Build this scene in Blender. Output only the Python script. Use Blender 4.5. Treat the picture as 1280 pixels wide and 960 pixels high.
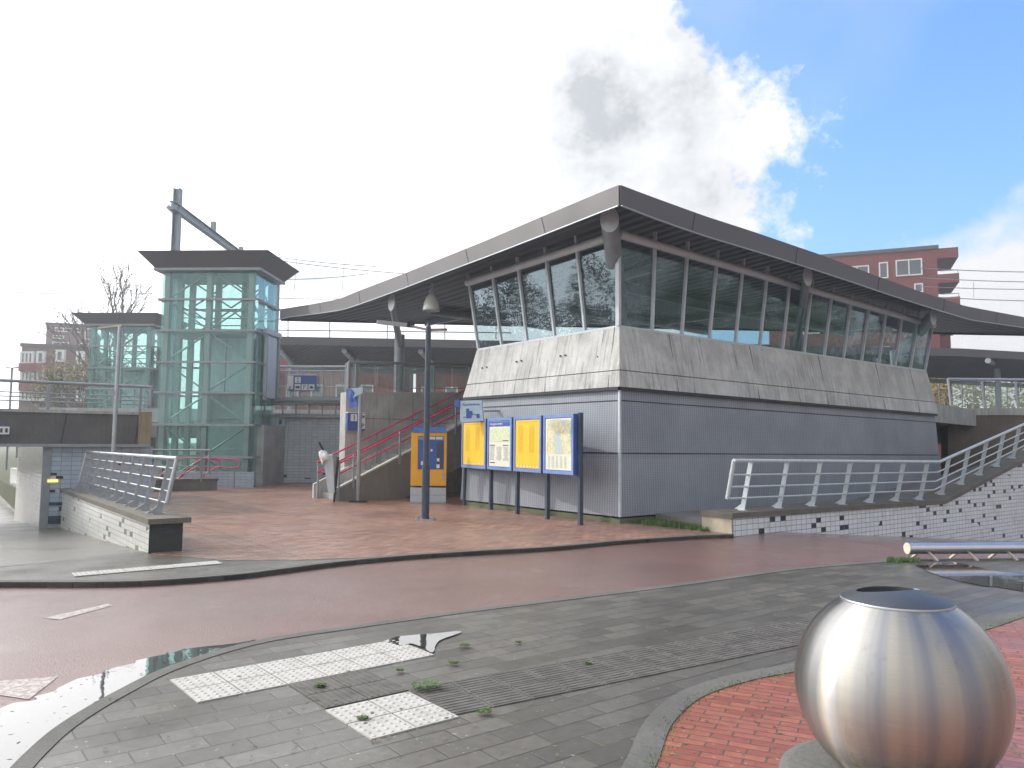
import bpy, bmesh, math, random
from mathutils import Vector, Matrix, noise
R_=math.radians
rnd=random.Random(7)
scene=bpy.context.scene
for o in list(bpy.data.objects): bpy.data.objects.remove(o)
COL=scene.collection

# ------------------------------------------------------------------ camera
F=961.; TH=math.atan(76/F); ROLL=0.008; H=1.7
fw=Vector((0,math.cos(TH),math.sin(TH))); r0=Vector((1,0,0)); u0=r0.cross(fw)
rt=r0*math.cos(ROLL)+u0*math.sin(ROLL); up=u0*math.cos(ROLL)-r0*math.sin(ROLL)
CAM=Vector((0,0,H))
cd=bpy.data.cameras.new('camera'); cam=bpy.data.objects.new('camera',cd); COL.objects.link(cam)
cd.sensor_width=36; cd.lens=36*F/1280; cd.clip_start=.05; cd.clip_end=5000
M=Matrix((rt,up,-fw)).transposed().to_4x4(); M.translation=CAM; cam.matrix_world=M
scene.camera=cam
def ray(px,py): return fw+rt*((px-640)/F)-up*((py-480)/F)

# station axes: U runs along the pavilion's right face, V along its left face
AZ=R_(52.5)
U=Vector((math.sin(AZ),math.cos(AZ),0)); V=Vector((-math.cos(AZ),math.sin(AZ),0)); Z=Vector((0,0,1))
C0=Vector((2.30,16.38,0))
def P(a,b,z=0): return C0+U*a+V*b+Z*z
def ab(p): d=Vector((p[0],p[1],0))-C0; return d.dot(U),d.dot(V)
def G(px,py,z=0.):
    d=ray(px,py); return CAM+d*((z-H)/d.z)
def onA(px,py,a):      # plane a=const
    d=ray(px,py); return CAM+d*((C0+U*a-CAM).dot(U)/d.dot(U))
def onB(px,py,b):
    d=ray(px,py); return CAM+d*((C0+V*b-CAM).dot(V)/d.dot(V))
def onY(px,py,y):
    d=ray(px,py); return CAM+d*(y/d.y)
aCUT=ab(G(186,691,.06))[0]+.12
def height(p):         # terrain: two shallow ramps sink beside the flat square
    a,b=ab(p); h=0
    if a>2 and b<-0.6: h=-.085*min(a-2,14)
    if a<aCUT: h=min(h,-.048*max(0,min(b-.9,19.1)))
    return h

# ------------------------------------------------------------------ world
SUN_AZ=R_(-68); SUN_EL=R_(30)
w=bpy.data.worlds.new('World'); scene.world=w; w.use_nodes=True
def build_world():
    nt=w.node_tree; N=nt.nodes; L=nt.links; N.clear()
    out=N.new('ShaderNodeOutputWorld'); bg=N.new('ShaderNodeBackground'); bg.inputs['Strength'].default_value=.1
    sky=N.new('ShaderNodeTexSky'); sky.sky_type='NISHITA'; sky.sun_disc=False
    sky.sun_elevation=SUN_EL; sky.sun_rotation=SUN_AZ; sky.air_density=1.6; sky.dust_density=1.5; sky.ozone_density=2.5
    tc=N.new('ShaderNodeTexCoord'); sep=N.new('ShaderNodeSeparateXYZ'); L.new(tc.outputs['Generated'],sep.inputs[0])
    def m(op,a,b=None,c=None,clamp=False):
        n=N.new('ShaderNodeMath'); n.operation=op; n.use_clamp=clamp
        for i,v in enumerate((a,b,c)):
            if v is None: continue
            if isinstance(v,(int,float)): n.inputs[i].default_value=v
            else: L.new(v,n.inputs[i])
        return n.outputs[0]
    X,Y,Zc=sep.outputs
    az=m('MULTIPLY',m('ARCTAN2',X,Y),57.2958); el=m('MULTIPLY',m('ARCSINE',Zc),57.2958)
    def nz(scale,detail,rough,off=0.,stretch=1.):
        mp=N.new('ShaderNodeMapping'); mp.inputs['Location'].default_value=(off,off*.7,0); mp.inputs['Scale'].default_value=(1,1,stretch)
        L.new(tc.outputs['Generated'],mp.inputs[0])
        n=N.new('ShaderNodeTexNoise'); n.inputs['Scale'].default_value=scale; n.inputs['Detail'].default_value=detail; n.inputs['Roughness'].default_value=rough
        L.new(mp.outputs[0],n.inputs['Vector']); return m('SUBTRACT',n.outputs['Fac'],.5)
    n1=nz(5.5,9,.62,1.3,1.2); n2=nz(2.2,5,.5,4.1); n3=nz(12,8,.65,9.2)
    def gauss(ca,ce,sa,se):
        dx=m('DIVIDE',m('SUBTRACT',az,ca),sa); dy=m('DIVIDE',m('SUBTRACT',el,ce),se)
        s=m('ADD',m('MULTIPLY',dx,dx),m('MULTIPLY',dy,dy)); s=m('ADD',s,m('ADD',m('MULTIPLY',n1,5.),m('MULTIPLY',n3,2.5)))
        return m('POWER',2.718,m('MULTIPLY',s,-1))
    # edge of the cumulus bank as a function of elevation
    t=m('DIVIDE',m('SUBTRACT',el,21.5),7.5)
    edge=m('ADD',12.,m('MULTIPLY',m('POWER',2.718,m('MULTIPLY',m('MULTIPLY',t,t),-1)),8.5))
    back=m('MULTIPLY',m('GREATER_THAN',az,150),60)
    d=m('ADD',m('SUBTRACT',edge,az),m('ADD',m('MULTIPLY',n1,24),m('MULTIPLY',n3,15)))
    d=m('ADD',d,back)
    c1=m('MULTIPLY_ADD',d,.34,.5,clamp=True)
    # low cloud at the right, near the horizon
    d2=m('ADD',m('SUBTRACT',13.6,el),m('ADD',m('MULTIPLY',n1,14),m('MULTIPLY',m('SUBTRACT',az,33),.35)))
    c2=m('MULTIPLY',m('MULTIPLY_ADD',d2,.3,.5,clamp=True),m('MULTIPLY_ADD',m('SUBTRACT',az,20),.1,0,clamp=True))
    # thin high veil
    c3=m('MULTIPLY',m('MULTIPLY_ADD',m('ADD',n2,m('MULTIPLY',m('SUBTRACT',el,30),.012)),2.2,.12,clamp=True),.45)
    cov=m('MAXIMUM',m('MAXIMUM',c1,c2),c3)
    # grey undersides
    g=m('ADD',m('ADD',m('MULTIPLY',gauss(6.0,25.,9.5,6.),1.),m('MULTIPLY',gauss(-36,27,7,7),.55)),m('MULTIPLY',gauss(-15.5,11.6,3.,1.3),.5))
    g=m('ADD',g,m('MULTIPLY',gauss(16,17,4.5,2.4),.42))
    g=m('MULTIPLY',m('ADD',g,m('MULTIPLY',n3,.25)),1,clamp=True)
    ramp=N.new('ShaderNodeMix'); ramp.data_type='RGBA'
    ramp.inputs[6].default_value=(11.6,11.6,11.7,1); ramp.inputs[7].default_value=(5.4,5.7,6.0,1)
    L.new(g,ramp.inputs[0])
    # clouds glow towards the sun
    sd=(math.sin(SUN_AZ)*math.cos(SUN_EL),math.cos(SUN_AZ)*math.cos(SUN_EL),math.sin(SUN_EL))
    dp=N.new('ShaderNodeVectorMath'); dp.operation='DOT_PRODUCT'; dp.inputs[1].default_value=sd; L.new(tc.outputs['Generated'],dp.inputs[0])
    glow=m('POWER',m('MAXIMUM',dp.outputs['Value'],0),4); k=m('MULTIPLY_ADD',glow,2.3,1.)
    # away from the sun the bank is duller
    k=m('MULTIPLY',k,m('MULTIPLY_ADD',m('MULTIPLY_ADD',dp.outputs['Value'],.8,.6,clamp=True),.45,.55))
    sc=N.new('ShaderNodeVectorMath'); sc.operation='SCALE'; L.new(ramp.outputs[2],sc.inputs[0]); L.new(k,sc.inputs['Scale'])
    tn=N.new('ShaderNodeVectorMath'); tn.operation='MULTIPLY'; L.new(sky.outputs[0],tn.inputs[0]); tn.inputs[1].default_value=(1.3,1.85,2.8)
    mx=N.new('ShaderNodeMix'); mx.data_type='RGBA'; L.new(cov,mx.inputs[0]); L.new(tn.outputs[0],mx.inputs[6]); L.new(sc.outputs[0],mx.inputs[7])
    L.new(mx.outputs[2],bg.inputs['Color']); L.new(bg.outputs[0],out.inputs['Surface'])
build_world()
w.cycles.sampling_method='MANUAL'; w.cycles.sample_map_resolution=1024
sl=bpy.data.lights.new('sun','SUN'); sl.energy=2.4; sl.angle=R_(.6); sl.color=(1,.93,.82)
so=bpy.data.objects.new('sun',sl); COL.objects.link(so)
sdv=Vector((math.sin(SUN_AZ)*math.cos(SUN_EL),math.cos(SUN_AZ)*math.cos(SUN_EL),math.sin(SUN_EL)))
so.rotation_euler=sdv.to_track_quat('Z','Y').to_euler(); so.location=sdv*60
vs=scene.view_settings; vs.view_transform='Standard'; vs.look='None'; vs.exposure=.15; vs.gamma=1; vs.use_curve_mapping=False
scene.cycles.max_bounces=8; scene.cycles.transparent_max_bounces=24

# ------------------------------------------------------------------ materials
MATS={}
class NT:
    def __init__(s,name):
        s.m=bpy.data.materials.new(name); s.m.use_nodes=True; s.t=s.m.node_tree; s.N=s.t.nodes; s.L=s.t.links; s.N.clear()
        s.out=s.N.new('ShaderNodeOutputMaterial'); s.tc=s.N.new('ShaderNodeTexCoord')
    def n(s,k,**kw):
        n=s.N.new(k)
        for a,b in kw.items(): setattr(n,a,b)
        return n
    def set(s,n,i,v):
        if v is None: return
        if isinstance(v,(int,float)): n.inputs[i].default_value=v
        elif isinstance(v,(tuple,list)): n.inputs[i].default_value=v
        else: s.L.new(v,n.inputs[i])
    def math(s,op,a,b=None,c=None,clamp=False):
        n=s.n('ShaderNodeMath',operation=op,use_clamp=clamp)
        for i,v in enumerate((a,b,c)): s.set(n,i,v)
        return n.outputs[0]
    def uv(s,scale=(1,1,1),rot=0,loc=(0,0,0),src='UV'):
        n=s.n('ShaderNodeMapping'); n.inputs['Scale'].default_value=scale; n.inputs['Rotation'].default_value=(0,0,rot); n.inputs['Location'].default_value=loc
        s.L.new(s.tc.outputs[src],n.inputs[0]); return n.outputs[0]
    def pos(s,scale=(1,1,1)):
        g=s.n('ShaderNodeNewGeometry'); n=s.n('ShaderNodeMapping'); n.inputs['Scale'].default_value=scale; s.L.new(g.outputs['Position'],n.inputs[0]); return n.outputs[0]
    def noise(s,vec,scale,detail=5,rough=.55):
        n=s.n('ShaderNodeTexNoise'); s.set(n,'Vector',vec); n.inputs['Scale'].default_value=scale; n.inputs['Detail'].default_value=detail; n.inputs['Roughness'].default_value=rough
        return n.outputs['Fac']
    def mix(s,f,a,b,mode='MIX'):
        n=s.n('ShaderNodeMix',data_type='RGBA',blend_type=mode)
        s.set(n,0,f); s.set(n,6,c4(a)); s.set(n,7,c4(b)); return n.outputs[2]
    def ramp(s,f,stops):
        n=s.n('ShaderNodeValToRGB'); s.L.new(f,n.inputs[0]); e=n.color_ramp.elements
        e[0].position=stops[0][0]; e[0].color=c4(stops[0][1]); e[1].position=stops[-1][0]; e[1].color=c4(stops[-1][1])
        for p,c in stops[1:-1]: x=e.new(p); x.color=c4(c)
        return n.outputs[0]
    def sm(s,f,lo,hi,a=0.,b=1.):
        n=s.n('ShaderNodeMapRange'); n.interpolation_type='SMOOTHSTEP'; s.set(n,0,f); n.inputs[1].default_value=lo; n.inputs[2].default_value=hi; n.inputs[3].default_value=a; n.inputs[4].default_value=b; return n.outputs[0]
    def bsdf(s,col,rough=.6,metal=0.,spec=.5,bump=None,bs=.3,bd=.01,**kw):
        b=s.n('ShaderNodeBsdfPrincipled'); s.set(b,'Base Color',c4(col)); s.set(b,'Roughness',rough); s.set(b,'Metallic',metal); s.set(b,'Specular IOR Level',spec)
        for k,v in kw.items(): s.set(b,k,v)
        if bump is not None:
            bn=s.n('ShaderNodeBump'); bn.inputs['Strength'].default_value=bs; bn.inputs['Distance'].default_value=bd; s.L.new(bump,bn.inputs['Height']); s.L.new(bn.outputs[0],b.inputs['Normal']); s.L.new(bn.outputs[0],b.inputs['Coat Normal'])
        s.L.new(b.outputs[0],s.out.inputs[0]); return b
def c4(c):
    if isinstance(c,tuple) and len(c)==3: return (*c,1)
    if isinstance(c,float) : return (c,c,c,1)
    return c
def simple(name,col,rough=.5,metal=0.,var=.15,scale=6,spec=.5,dirt=0.):
    t=NT(name); p=t.pos(); n=t.noise(p,scale,6,.6)
    c=t.mix(t.sm(n,.25,.75),tuple(x*(1-var) for x in col),tuple(min(1,x*(1+var)) for x in col))
    if dirt:
        n2=t.noise(p,2.3,8,.7); c=t.mix(t.sm(n2,.5,.75,0,dirt),c,(.06,.055,.045))
    t.bsdf(c,t.sm(n,.2,.8,max(0,rough-.08),min(1,rough+.08)),metal,spec,bump=t.noise(p,60,3),bs=.06); return t.m
steel=simple('galvanised_steel',(.40,.43,.46),.38,.75,.14,9)
steel_d=simple('painted_grey_steel',(.27,.30,.33),.45,.3,.12,5)
alu=simple('pale_aluminium',(.52,.58,.62),.45,.1,.08,7)
navy=simple('navy_paint',(.035,.055,.085),.4,.0,.15,6)
bluepaint=simple('blue_paint',(.035,.10,.36),.35,0,.12,4)
framepaint=simple('pale_blue_frame',(.16,.25,.50),.35,0,.12,4)
yellow=simple('yellow_poster',(.78,.50,.012),.5,0,.05,3)
orange=simple('orange_yellow_enamel',(.80,.40,.015),.35,0,.06,3)
white=simple('white_plastic',(.75,.76,.76),.45,0,.05,5)
pale=simple('pale_poster',(.66,.68,.58),.5,0,.06,12)
pink=simple('magenta_rail_paint',(.55,.05,.14),.35,0,.12,6)
black=simple('black_plastic',(.02,.022,.025),.5,0,.2,6)
darkink=simple('dark_ink',(.06,.06,.07),.6,0,.1,8)
roofgrey=simple('anthracite_fascia',(.105,.10,.108),.55,.1,.07,1.2)
skysign=simple('light_blue_panel',(.42,.56,.66),.45,0,.06,5)
redroof=simple('red_roof_sheet',(.30,.08,.06),.6,0,.2,2)
foil=simple('crumpled_plastic_bag',(.85,.85,.88),.4,0,.04,20)
def m_concrete(name,base,streak=.6,moss=0.,seam=True):
    t=NT(name); uv=t.uv(); p=t.pos()
    n=t.noise(p,1.6,9,.65); c=t.mix(t.sm(n,.3,.7),tuple(x*.82 for x in base),tuple(x*1.15 for x in base))
    s=t.noise(t.uv((6,.35,1)),1.6,8,.7); lo=t.noise(p,.7,3); 
    s=t.math('MULTIPLY',t.sm(s,.50,.68),t.sm(lo,.35,.62)); c=t.mix(t.math('MULTIPLY',s,streak),c,(.075,.07,.06))
    s2=t.noise(t.uv((13,.45,1),loc=(3,9,0)),1.2,8,.72); c=t.mix(t.sm(s2,.5,.74,0,streak*.75),c,(.06,.056,.05))
    if moss: c=t.mix(t.sm(t.noise(p,3,7,.7),.42,.6,0,moss),c,(.10,.13,.035))
    fine=t.noise(p,45,4,.7); c=t.mix(.22,c,t.mix(t.sm(fine,.3,.7),(.1,.1,.1),(.75,.75,.75)),'OVERLAY')
    t.bsdf(c,.75,0,.35,bump=t.noise(p,30,6,.7),bs=.25,bd=.01); return t.m
conc_light=m_concrete('weathered_pale_concrete',(.53,.54,.53),.8)
conc_mid=m_concrete('stained_grey_concrete',(.42,.425,.41),.45)
conc_dark=m_concrete('sooty_concrete',(.19,.185,.175),.6)
conc_cop=m_concrete('dark_coping_stone',(.16,.145,.125),.4,.15)
conc_moss=m_concrete('mossy_plinth_concrete',(.13,.14,.09),.4,.8)
black_granite=m_concrete('black_granite',(.035,.042,.04),.2)
def m_cladding():
    t=NT('ribbed_metal_cladding'); sx=t.n('ShaderNodeSeparateXYZ'); t.L.new(t.uv(),sx.inputs[0]); u,v=sx.outputs[0],sx.outputs[1]
    w1=t.math('SINE',t.math('MULTIPLY',u,2*math.pi/.075)); 
    w2=t.math('SINE',t.math('MULTIPLY',v,2*math.pi/.05))
    n=t.noise(t.pos(),1.1,6,.6); pid=t.n('ShaderNodeTexWhiteNoise',noise_dimensions='2D'); cv=t.n('ShaderNodeCombineXYZ')
    t.set(cv,0,t.math('FLOOR',t.math('DIVIDE',u,2.05))); t.set(cv,1,t.math('FLOOR',t.math('DIVIDE',v,1.42))); t.L.new(cv.outputs[0],pid.inputs['Vector'])
    c=t.mix(t.sm(n,.3,.7),(.26,.29,.335),(.34,.37,.42)); c=t.mix(.3,c,t.mix(pid.outputs['Value'],(.23,.255,.295),(.37,.395,.44)))
    c=t.mix(t.sm(w1,.2,1,0,.42),c,(.075,.085,.10)); c=t.mix(t.sm(w2,.55,1,0,.25),c,(.06,.065,.075))
    d=t.noise(t.uv((9,.6,1)),1.3,8,.7); c=t.mix(t.sm(d,.56,.75,0,.35),c,(.09,.085,.075))
    b=t.math('ADD',w1,t.math('MULTIPLY',w2,.15)); t.bsdf(c,.5,.2,.5,bump=b,bs=.3,bd=.006); return t.m
cladding=m_cladding()
def m_tiles(name,dens=.07,base=(.60,.65,.69),dark=(.025,.035,.055),warm=0.,tw=.2,th=.1,lo=-50.,hi=50.,bandlo=None):
    t=NT(name); sx=t.n('ShaderNodeSeparateXYZ'); t.L.new(t.uv(),sx.inputs[0]); u,v=sx.outputs[0],sx.outputs[1]
    iu=t.math('FLOOR',t.math('DIVIDE',u,tw)); iv=t.math('FLOOR',t.math('DIVIDE',v,th))
    cv=t.n('ShaderNodeCombineXYZ'); t.set(cv,0,iu); t.set(cv,1,iv); wn=t.n('ShaderNodeTexWhiteNoise',noise_dimensions='2D'); t.L.new(cv.outputs[0],wn.inputs['Vector'])
    fu=t.math('FRACT',t.math('DIVIDE',u,tw)); fv=t.math('FRACT',t.math('DIVIDE',v,th))
    e=.005
    ju=t.math('LESS_THAN',t.math('ABSOLUTE',t.math('SUBTRACT',fu,.5)),.5-e/tw); jv=t.math('LESS_THAN',t.math('ABSOLUTE',t.math('SUBTRACT',fv,.5)),.5-e/th)
    tile=t.math('MULTIPLY',ju,jv)
    cl=t.noise(t.uv((.45,.9,1)),1.,2); th_=t.math('MULTIPLY',t.sm(cl,.35,.6,.3,1.5),dens)
    isd=t.math('LESS_THAN',wn.outputs['Value'],th_)
    if bandlo is not None: isd=t.math('MULTIPLY',isd,t.math('GREATER_THAN',v,bandlo[0])); isd=t.math('MULTIPLY',isd,t.math('LESS_THAN',v,bandlo[1]))
    var=t.n('ShaderNodeTexWhiteNoise',noise_dimensions='3D'); t.L.new(cv.outputs[0],var.inputs['Vector'])
    c=t.mix(var.outputs['Value'],tuple(x*.88 for x in base),base); c=t.mix(isd,c,dark)
    c=t.mix(tile,(.19,.19,.185),c)
    g=t.noise(t.pos(),2.2,8,.7); c=t.mix(t.sm(g,.5,.8,0,.5),c,(.22,.2,.16))
    t.bsdf(c,t.mix(tile,(.8,.8,.8),(.22,.22,.22)),0,.5,bump=tile,bs=.35,bd=.004); return t.m
tile_white=m_tiles('white_glazed_tiles',.05,(.62,.63,.60),(.16,.15,.135),th=.085,tw=.22)
tile_right=m_tiles('blue_white_glazed_tiles',.07,(.80,.84,.88),(.02,.03,.05),th=.105,tw=.185)
tile_blue=m_tiles('pale_blue_glazed_tiles',.03,(.42,.52,.62),(.03,.04,.07),th=.11,tw=.22)
tile_grey=m_tiles('grey_blue_glazed_tiles',.22,(.48,.56,.63),(.03,.035,.055),th=.125,tw=.25,bandlo=(.2,.47))
tile_tun=m_tiles('beige_glazed_tiles',.02,(.50,.47,.42),(.1,.1,.1),th=.1,tw=.2)
def m_pavers(name,w_,h_,c1,c2,mortar,rot=0.,wet=(.3,.65),offs=.5,msize=.006,stain=.4,spec=.5,moss=.0,wetscale=.5):
    t=NT(name); uv=t.uv(rot=rot)
    b=t.n('ShaderNodeTexBrick',offset=offs,squash=1.); t.L.new(uv,b.inputs['Vector']); b.inputs['Scale'].default_value=1
    b.inputs['Brick Width'].default_value=w_; b.inputs['Row Height'].default_value=h_; b.inputs['Mortar Size'].default_value=msize; b.inputs['Mortar Smooth'].default_value=.3; b.inputs['Bias'].default_value=0
    b.inputs['Color1'].default_value=(0,0,0,1); b.inputs['Color2'].default_value=(1,1,1,1); b.inputs['Mortar'].default_value=(.5,.5,.5,1)
    p=t.pos(); n=t.noise(p,.55,7,.6); n2=t.noise(p,14,6,.7); 
    c=t.mix(b.outputs['Color'],c1,c2); c=t.mix(t.sm(n2,.3,.7,0,.5),c,tuple(x*.62 for x in c1))
    c=t.mix(t.sm(n,.45,.7,0,stain),c,tuple(x*.45 for x in c1))
    c=t.mix(t.math('MULTIPLY',b.outputs['Fac'],.85),c,mortar)
    if moss: c=t.mix(t.math('MULTIPLY',t.sm(t.noise(p,1.3,5),.5,.65),t.math('MULTIPLY',b.outputs['Fac'],moss)),c,(.09,.13,.03))
    sp=t.noise(p,38,2,.4); c=t.mix(t.sm(sp,.73,.76,0,.6),c,(.5,.48,.42))
    ro=t.sm(t.noise(p,wetscale,5,.6),.38,.62,wet[0],wet[1])
    h=t.math('SUBTRACT',t.math('MULTIPLY',n2,.35),b.outputs['Fac'])
    t.bsdf(c,ro,0,spec,bump=h,bs=.7,bd=.008,**{'Coat Weight':t.sm(t.noise(p,wetscale*.8,5,.6),.38,.62,.6,.1),'Coat Roughness':.28}); return t.m
pav_grey=m_pavers('grey_concrete_pavers',.38,.18,(.07,.063,.052),(.14,.128,.11),(.016,.015,.012),wet=(.36,.7),moss=.6)
pav_red=m_pavers('red_square_bricks',.21,.105,(.20,.09,.06),(.45,.245,.175),(.075,.05,.04),wet=(.42,.75),stain=.3,msize=.011)
pav_red2=m_pavers('red_clay_bricks',.22,.075,(.29,.075,.045),(.42,.14,.085),(.07,.065,.04),rot=R_(63),wet=(.3,.6),stain=.5,moss=.9)
def m_road():
    t=NT('red_asphalt'); p=t.pos(); f=t.noise(p,70,3,.7); n=t.noise(p,.6,6,.6)
    c=t.mix(t.sm(n,.3,.7),(.19,.095,.078),(.27,.145,.12)); c=t.mix(t.sm(f,.35,.65,0,.6),c,(.10,.06,.055)); c=t.mix(t.sm(t.noise(p,110,1),.66,.72,0,.6),c,(.42,.34,.3))
    c=t.mix(t.sm(t.noise(t.pos((1,.25,1)),1.7,6,.7),.55,.8,0,.45),c,(.12,.09,.085))
    t.bsdf(c,t.sm(t.noise(p,.35,5,.6),.35,.65,.3,.5),0,.6,bump=t.math('ADD',f,t.math('MULTIPLY',t.noise(p,28,3,.6),.6)),bs=.75,bd=.009,**{'Coat Weight':t.sm(t.noise(p,.3,4,.6),.35,.6,.55,1.),'Coat Roughness':.17}); return t.m
road_m=m_road()
def m_asphalt():
    t=NT('grey_asphalt'); p=t.pos(); f=t.noise(p,80,3,.7); n=t.noise(p,.8,6,.6)
    c=t.mix(t.sm(n,.3,.7),(.12,.112,.096),(.185,.172,.148)); c=t.mix(t.sm(f,.4,.65,0,.5),c,(.06,.06,.055))
    t.bsdf(c,t.sm(n,.35,.65,.38,.65),0,.5,bump=f,bs=.4,bd=.005,**{'Coat Weight':.5,'Coat Roughness':.25}); return t.m
asphalt=m_asphalt()
kerb_m=m_concrete('worn_kerb_stone',(.13,.127,.12),.4,.1)
def m_tactile():
    t=NT('white_tactile_slab'); p=t.pos(); n=t.noise(p,9,7,.7)
    c=t.mix(t.sm(n,.4,.75,0,.55),(.47,.455,.425),(.27,.25,.225)); c=t.mix(t.sm(t.noise(p,60,3),.6,.7,0,.5),c,(.25,.24,.22)); t.bsdf(c,.6,0,.4,bump=t.noise(p,70,3),bs=.15); return t.m
tactile=m_tactile()
def m_paint():
    t=NT('worn_road_paint'); p=t.pos(); n=t.noise(p,20,6,.75); c=t.mix(t.sm(n,.4,.58),(.50,.47,.44),(.27,.2,.18)); t.bsdf(c,.45,0,.5); return t.m
paint=m_paint()
def m_water():
    t=NT('rain_water'); p=t.pos((1,1,1)); n=t.noise(p,7,3,.5)
    g=t.n('ShaderNodeBsdfGlossy'); g.inputs['Roughness'].default_value=.015; g.inputs['Color'].default_value=(.95,.95,.95,1)
    d=t.n('ShaderNodeBsdfDiffuse'); d.inputs['Color'].default_value=(.05,.038,.034,1)
    fr=t.n('ShaderNodeFresnel'); fr.inputs['IOR'].default_value=1.5
    bn=t.n('ShaderNodeBump'); bn.inputs['Strength'].default_value=.05; bn.inputs['Distance'].default_value=.012; t.L.new(n,bn.inputs['Height']); t.L.new(bn.outputs[0],g.inputs['Normal']); 
    x=t.n('ShaderNodeMixShader'); t.L.new(t.math('MULTIPLY_ADD',fr.outputs[0],1.5,.08,clamp=True),x.inputs[0]); t.L.new(d.outputs[0],x.inputs[1]); t.L.new(g.outputs[0],x.inputs[2]); t.L.new(x.outputs[0],t.out.inputs[0]); return t.m
water=m_water()
def m_glass(name,tint,ior=1.5,refl=(1,1,1),boost=1.,dirt=.04,rough=.0):
    t=NT(name); tr=t.n('ShaderNodeBsdfTransparent'); tr.inputs[0].default_value=c4(tint)
    g=t.n('ShaderNodeBsdfGlossy'); g.inputs['Roughness'].default_value=rough; g.inputs['Color'].default_value=c4(refl)
    lw=t.n('ShaderNodeFresnel'); lw.inputs[0].default_value=ior
    # thin sheet: undo the inside-facing fresnel by always using the front-facing index
    geo=t.n('ShaderNodeNewGeometry'); idx=t.math('ADD',ior,t.math('MULTIPLY',geo.outputs['Backfacing'],1/ior-ior)); t.L.new(idx,lw.inputs[0])
    fac=t.math('MULTIPLY',lw.outputs[0],boost,clamp=True)
    d=t.n('ShaderNodeBsdfDiffuse'); d.inputs[0].default_value=(.35,.4,.38,1); nn=t.noise(t.pos((1,1,.4)),2.5,7,.7)
    x=t.n('ShaderNodeMixShader'); t.L.new(fac,x.inputs[0]); t.L.new(tr.outputs[0],x.inputs[1]); t.L.new(g.outputs[0],x.inputs[2])
    y=t.n('ShaderNodeMixShader'); t.L.new(t.sm(nn,.35,.7,dirt*.4,dirt*1.6),y.inputs[0]); t.L.new(x.outputs[0],y.inputs[1]); t.L.new(d.outputs[0],y.inputs[2]); t.L.new(y.outputs[0],t.out.inputs[0]); return t.m
glass_p=m_glass('smoky_pavilion_glass',(.72,.80,.81),1.5,(.8,.92,1.),1.5,.02)
glass_t=m_glass('green_lift_glass',(.83,.945,.925),1.5,(.75,.97,1),1.4,.06)
glass_c=m_glass('clear_fence_glass',(.85,.9,.88),1.5,(1,1,1),1.2,.10)
def m_window():
    t=NT('dark_window_glass'); n=t.noise(t.pos(),.6,2); t.bsdf(t.mix(n,(.05,.06,.07),(.12,.14,.16)),.06,0,.9); return t.m
winglass=m_window()
def m_brick(name,c1,c2):
    t=NT(name); b=t.n('ShaderNodeTexBrick'); t.L.new(t.uv(),b.inputs['Vector']); b.inputs['Scale'].default_value=1; b.inputs['Brick Width'].default_value=.42; b.inputs['Row Height'].default_value=.13; b.inputs['Mortar Size'].default_value=.012
    b.inputs['Color1'].default_value=c4(c1); b.inputs['Color2'].default_value=c4(c2); b.inputs['Mortar'].default_value=c4(tuple(x*.6+.03 for x in c1))
    n=t.noise(t.pos(),.8,6,.6); t.bsdf(t.mix(t.sm(n,.4,.7,0,.45),b.outputs['Color'],tuple(x*.6 for x in c1)),.8); return t.m
brick_r=m_brick('dark_red_brick',(.27,.065,.05),(.19,.05,.04)); brick_b=m_brick('brown_brick',(.27,.17,.14),(.20,.12,.10))
def m_soffit():
    t=NT('dark_ribbed_soffit'); sx=t.n('ShaderNodeSeparateXYZ'); t.L.new(t.uv(),sx.inputs[0]); w1=t.math('SINE',t.math('MULTIPLY',sx.outputs[0],2*math.pi/.33))
    n=t.noise(t.pos(),.8,5); c=t.mix(t.sm(n,.3,.7),(.035,.035,.05),(.06,.057,.075)); c=t.mix(t.sm(w1,.6,1,0,.7),c,(.015,.015,.02)); t.bsdf(c,.55,.1,.4,bump=w1,bs=.6,bd=.03); return t.m
soffit=m_soffit()
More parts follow.
